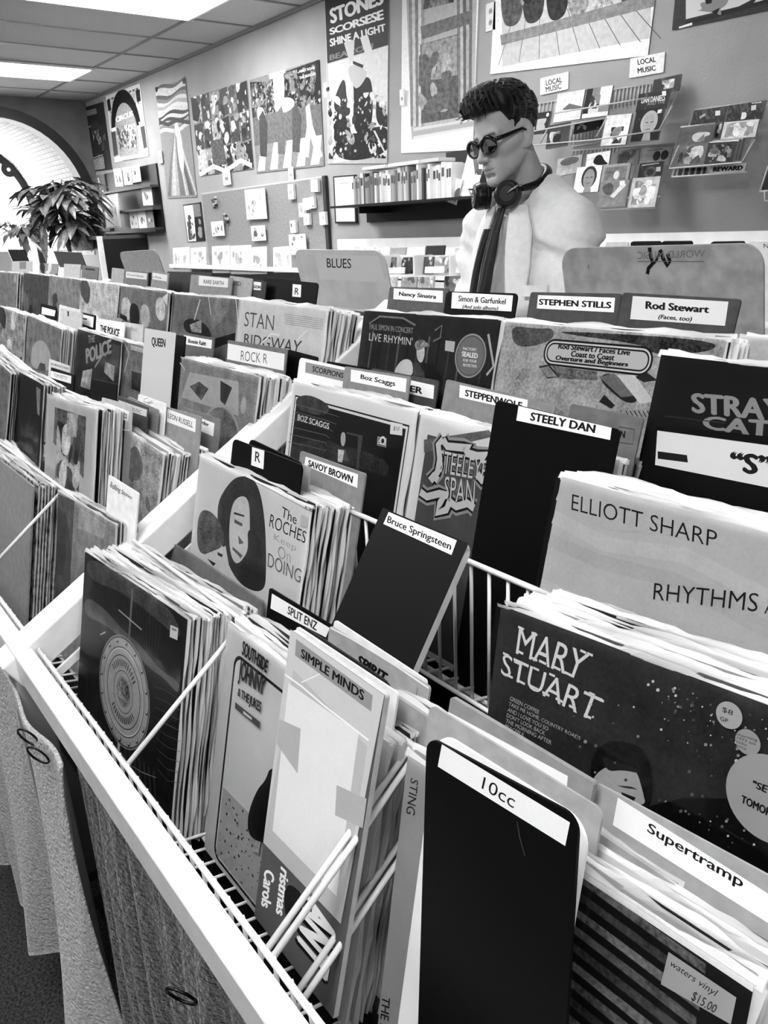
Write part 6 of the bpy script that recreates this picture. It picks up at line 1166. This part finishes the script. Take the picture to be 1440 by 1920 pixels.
# torso: shirt, jacket, sleeves
SZ = 1.50                                   # shoulder height
BX, BY = -1.635, 1.815
def fold(X, Y, Z): return 1.5*(.0035*np.sin(38*X+9*np.sin(Z*13)+Y*14)+.003*np.sin(55*Z+22*X-14*Y)+.0025*np.sin(90*X*.7+33*Z))
def jacket_fn(X, Y, Z):
    x = X-BX; y = Y-BY; A = np.abs(x)
    d = ell_(x, y, Z, (0, .01, 1.285), (.205, .135, .34))
    d = smin(d, cap(A, y, Z, (.02, .02, SZ+.035), (.158, .005, SZ-.014), .062, .058), .05)
    d = smin(d, ell_(x, y, Z, (0, .005, 1.03), (.20, .14, .25)), .06)
    d = smin(d, cap(A, y, Z, (.055, .035, SZ+.075), (.13, .02, SZ+.015), .035, .045), .03)
    d = smax(d, Z-(SZ+.12), .01)
    # arms: upper arms hang, forearms reach forward and down into the bin
    ar_ = cap(A, y, Z, (.180, .0, SZ-.03), (.218, -.02, 1.21), .064, .058)
    ar_ = smin(ar_, cap(A, y, Z, (.218, -.02, 1.21), (.15, -.22, 1.26), .058, .045), .03)
    d = smin(d, ar_, .045)
    d = d+fold(X, Y, Z)*np.clip((1.55-Z)/.12, .15, 1)
    # open front between the lapels
    op = .016+.20*np.clip(SZ+.02-Z, 0, .0)+.115*np.clip((SZ+.06-Z)/.5, 0, 1)*np.clip(1.2-(SZ+.06-Z)/.9, .2, 1)
    op = np.where(Z > SZ, .02+.40*np.clip(Z-SZ, 0, .2), .02+.09*np.clip((SZ-Z)/.35, 0, 1))
    cut = smax(smax(np.abs(x+.012)-op, y+.03, .01), .93-Z, .01)
    d = smax(d, -cut, .008)
    # neck hole
    d = smax(d, -cap(x, y, Z, (0, .0, SZ-.05), (-.03, -.07, SZ+.20), .072), .010)
    d = smax(d, -(np.abs(d+.010)-.03)*0-.2, .01) if False else d
    return d
M_JACKET = mat('white_linen_jacket', .93, .85, .015, 60, .25, 260)
jk = grow('jacket', jacket_fn, (BX-.33, BY-.32, .80), (BX+.33, BY+.20, SZ+.15), .0085, M_JACKET, Matrix.Identity(4), smooth=3)
def shirt_fn(X, Y, Z):
    x = X-BX; y = Y-BY
    d = ell_(x, y, Z, (0, .01, 1.285), (.185, .118, .32)); d = smin(d, ell_(x, y, Z, (0, .01, SZ-.02), (.13, .09, .08)), .05); d = smin(d, ell_(x, y, Z, (0, .0, 1.03), (.17, .12, .2)), .05)
    d = smax(d, -cap(x, y, Z, (0, .0, SZ-.06), (-.03, -.07, SZ+.20), .058), .01)
    return d+.003*np.sin(70*X+8*np.sin(12*Z))
grow('shirt', shirt_fn, (BX-.22, BY-.16, .86), (BX+.22, BY+.16, SZ+.08), .009, mat('white_shirt', .88, .8, .02, 50, .2, 200), Matrix.Identity(4), smooth=2)
def on_chest(x, z, off=.006):      # y of the chest front at x (from the middle) and height z
    k = 1-(x/.205)**2-((z-1.285)/.34)**2; yy = BY+.01-.135*math.sqrt(max(.02, k)); return yy-off
def ribbon(name, m, path, widths, off, th=.003, parent=P0, wrin=.0):
    """cloth strip over the chest; path of (x from the middle, z)"""
    mb = MB(); rows = []; N = 14
    for i, ((x, z), w) in enumerate(zip(path, widths)):
        row = []
        for j in range(N+1):
            v = j/N-.5; xx = x+v*w; row.append((BX+xx, on_chest(xx, z, off)-.006*math.cos(v*math.pi)-wrin*math.sin(v*16+i*.6), z))
        rows.append(row)
    n = 0
    for o_ in (0, th):
        for row in rows:
            for p in row: mb.v.append(tuple(PL @ Vector((p[0], p[1]+o_, p[2]))))
    nr = len(rows); K = N+1
    for i in range(nr-1):
        for j in range(N):
            a = i*K+j; mb.f.append((a, a+K, a+K+1, a+1)); b = nr*K+a; mb.f.append((b, b+1, b+K+1, b+K)); mb.g += [(.5, 0)]*2
    for i in range(nr-1):
        for j in (0, N): a = i*K+j; mb.f.append((a, a+K, nr*K+a+K, nr*K+a)); mb.g.append((.5, 0))
    return mb.build(name, m, parent, smooth=True)
def path(pts, n=16):
    out = []
    for i in range(n+1):
        u = i/n*(len(pts)-1); k = min(int(u), len(pts)-2); t_ = u-k; out.append(tuple(pts[k][q]*(1-t_)+pts[k+1][q]*t_ for q in range(len(pts[0]))))
    return out
M_TIE = mat('black_tie', .06, .6, .02, 80, .2, 200)
t1 = path([(.0, SZ+.035, .032), (-.01, SZ-.06, .04), (-.022, SZ-.16, .052), (-.055, SZ-.30, .07), (-.09, SZ-.45, .08)])
ribbon('tie', M_TIE, [p[:2] for p in t1], [p[2] for p in t1], .026, wrin=.0015)
t2 = path([(-.045, SZ-.02, .03), (-.07, SZ-.12, .03), (-.10, SZ-.25, .045), (-.13, SZ-.42, .055)])
ribbon('tie_tail', M_TIE, [p[:2] for p in t2], [p[2] for p in t2], .024, wrin=.001)
for s in (1, -1):      # lapels
    lp = path([(s*.055, SZ+.04, .05), (s*.075, SZ-.03, .075), (s*.085, SZ-.12, .075), (s*.085, SZ-.22, .055), (s*.085, SZ-.34, .03)])
    ribbon('lapel', M_JACKET, [(p[0]-.01, p[1]) for p in lp], [p[2] for p in lp], .014, .004)
ribbon('breast_pocket', M_JACKET, [(.115, SZ-.17), (.115, SZ-.20)], [.085, .085], .012, .004)
# headphones round the neck
hp = empty('headphones', (0, 0, 0)); hp.parent = P0; M_HP = mat('black_headphones', .06, .3); M_PAD = mat('ear_pad', .05, .6); M_SIL = mat('silver_slider', .7, .25, metal=1)
NC = Vector((BX-.022, 1.782, SZ+.088)); bd = MB(); pts = []
for i in range(25):
    a = R(-38+(256)*i/24); pts.append(PL @ (NC+Vector((.088*math.cos(a), .092*math.sin(a), (.045*math.sin(a) if math.sin(a) > 0 else .018*math.sin(a))+.004))))
bd.tube(pts, [.008+.009*math.sin(math.pi*i/24) for i in range(25)], 10); bd.build('headband', M_HP, hp, smooth=True)
for s in (1, -1):
    c0 = NC+Vector((s*.055, -.085, -.020)); ax = Vector((s*.35, -.35, .86)).normalized() if 0 else Vector((s*.55, -.80, .05)).normalized()
    MB().tube([PL @ (c0-ax*.016), PL @ (c0+ax*.004), PL @ (c0+ax*.018)], [.036, .038, .031], 26).build('ear_cup', M_HP, hp, smooth=False, bevel=.003)
    MB().tube([PL @ (c0-ax*.030), PL @ (c0-ax*.016)], [.033, .036], 26).build('ear_pad', M_PAD, hp, bevel=.004)
    MB().tube([PL @ (NC+Vector((s*.080, -.045, .0))), PL @ (c0+ax*.010+Vector((s*.036, .0, .020))), PL @ (c0+ax*.019)], .0028, 8).build('slider', M_SIL, hp, smooth=True)
    MB().tube([PL @ (c0+ax*.018), PL @ (c0+ax*.0195)], .020, 24).build('cup_disc', mat('dark_steel', .35, .25, metal=1), hp)
# hands, trousers and shoes (below the racks)
for s in (1, -1):
    w0 = np.array((BX+s*.15, BY-.225, 1.26)); fw = np.array((-s*.25, -.85, -.35)); fw /= np.linalg.norm(fw); sd = np.array((-1.0*s, 0, 0)); sd = sd-fw*(sd@fw); sd /= np.linalg.norm(sd)
    if s < 0: pass
    def hand_fn(X, Y, Z, w0=w0, fw=fw, sd=sd):
        d = cap(X, Y, Z, w0-fw*.02, w0+fw*.02, .024, .024)
        for o_ in (-.022, -.008, .008, .022): d = smin(d, cap(X, Y, Z, w0+fw*.02+sd*o_*.6, w0+fw*.085+sd*o_, .013, .012), .012)
        dn = np.array((0, 0, -1.0))
        for o_, L in ((-.027, .058), (-.009, .072), (.009, .078), (.027, .070)):
            a = w0+fw*.085+sd*o_; b = a+fw*L*.5+dn*L*.15; c_ = b+fw*L*.35+dn*L*.4
            d = np.minimum(d, smin(cap(X, Y, Z, a, b, .0092, .0085), cap(X, Y, Z, b, c_, .0085, .007), .003))
        a = w0+fw*.03+sd*.024; b = a+sd*.03+fw*.03; c_ = b+fw*.032+sd*.004
        return smin(d, smin(cap(X, Y, Z, a, b, .013, .010), cap(X, Y, Z, b, c_, .010, .008), .004), .006)
    lo = np.minimum(w0, w0+fw*.2)-.075; grow('hand', hand_fn, lo, np.maximum(w0, w0+fw*.2)+.075, .0035, mat('hand_skin', .62, .5), Matrix.Identity(4), smooth=1)
def legs_fn(X, Y, Z):
    x = X-BX; y = Y-BY; A = np.abs(x)
    d = ell_(x, y, Z, (0, .01, .98), (.17, .125, .12)); d = smin(d, cap(A, y, Z, (.085, .0, .93), (.10, -.01, .52), .092, .07), .04); d = smin(d, cap(A, y, Z, (.10, -.01, .52), (.105, .01, .09), .072, .058), .03)
    return d
grow('trousers', legs_fn, (BX-.25, BY-.18, .02), (BX+.25, BY+.18, 1.12), .011, mat('dark_trousers', .18, .8), Matrix.Identity(4), smooth=2)
for s in (1, -1):
    grow('shoe', lambda X, Y, Z, s=s: smax(smin(ell_(X, Y, Z, (BX+s*.108, BY-.06, .04), (.046, .14, .045)), ell_(X, Y, Z, (BX+s*.106, BY+.03, .07), (.045, .06, .06)), .03), .002-Z, .004), (BX+s*.108-.08, BY-.23, -.02), (BX+s*.108+.08, BY+.13, .16), .008, mat('black_shoe', .07, .35), Matrix.Identity(4), smooth=1)
# ---------------------------------------------------------------- towels hung from the front rails, things on the floor
def towel(name, label, x0, x1, y, ztop, zbot, folds, amp, g, seed, sag=0, hem=None, taper=0):
    r = random.Random(seed); nu, nv = 120, 70; mb = MB(); ph = [(r.uniform(.6, 1.4)*f, r.uniform(0, 6.3), r.uniform(.4, 1)) for f in folds]
    def pt(i, j, off):
        u, v = i/nu, j/nv; x = x0+(x1-x0)*(u+taper*v*(u-.5)); d = sum(a*math.sin(f*u*6.283+p+.8*v*math.sin(p)) for f, p, a in ph)/len(ph)*amp*(.22+.78*v**.7)+amp*.35*v**.6*(abs(math.sin(u*9.5+seed+.9*v))-.5)
        zt = ztop-sag*4*u*(1-u) - .003*math.sin(u*9+seed)**2; zb = zbot+(.02*math.sin(u*7+seed))+(hem or 0)*max(0, (u-.5)*2)**1.5
        return (x+.02*v*math.sin(u*5+seed), y+d-.012*v+off, zt+(zb-zt)*v)
    for off in (0, .005):
        for i in range(nu+1):
            for j in range(nv+1): mb.v.append(pt(i, j, off))
    N = (nu+1)*(nv+1)
    for i in range(nu):
        for j in range(nv):
            a = i*(nv+1)+j; mb.f.append((a, a+1, a+nv+2, a+nv+1)); mb.f.append((N+a, N+a+nv+1, N+a+nv+2, N+a+1)); mb.g += [(.5,0)]*2
    for i in range(nu):
        for j in (0, nv):
            a = i*(nv+1)+j; mb.f.append((a, a+nv+1, N+a+nv+1, N+a)); mb.g.append((.5,0))
    for j in range(nv):
        for i in (0, nu):
            a = i*(nv+1)+j; mb.f.append((a, a+1, N+a+1, N+a)); mb.g.append((.5,0))
    m = mat('terry_cloth_%s' % name, g, .95, min(.10, g*.55), 200, 1.0, 170, sheen=.5)
    o = mb.build(name, m, smooth=True); tag(o, label, 'towel'); return o
lt = towel('towel', 'light grey terry towel hanging below the front rails at left', -1.90, -.915, .165, .870, .17, (3.2, 5.4, 8), .12, .66, 3, .02, .24)
hm = MB(); 
dk = towel('towel', 'dark grey terry towel hanging below the nearest front rail', -.965, -.16, .188, .872, .16, (5, 8, 12), .05, .12, 8)
for i, (x, lb) in enumerate(((-1.03, 'upper'), (-.985, 'second'), (-.53, 'lowest'))):
    mb = MB(); mb.tube([(.014*math.cos(a*.3), 0, .02*math.sin(a*.3)-.01) for a in range(22)], .0016, 6)
    o = mb.build('hook_ring', mat('dark_wire', .2, .3, metal=1), smooth=True); o.location = (x, .150, .862-(.0 if i == 0 else .004)); o.rotation_euler = (.4, 0, .6)
    tag(o, lb+' wire ring clipping a towel under the front rail', 'ring', 'wire rings under the front rail')
o = MB().prism(rrect(.05, .012, .003), 0, .001).build('paper_scrap', mat('white_scrap', .9, .7)); o.matrix_world = Matrix.Translation((-1.72, .05, .004)) @ Matrix.Rotation(.9, 4, 'Z') @ Matrix.Rotation(-1.5708, 4, 'X'); tag(o, 'small white scrap on the dark carpet', 'scrap')
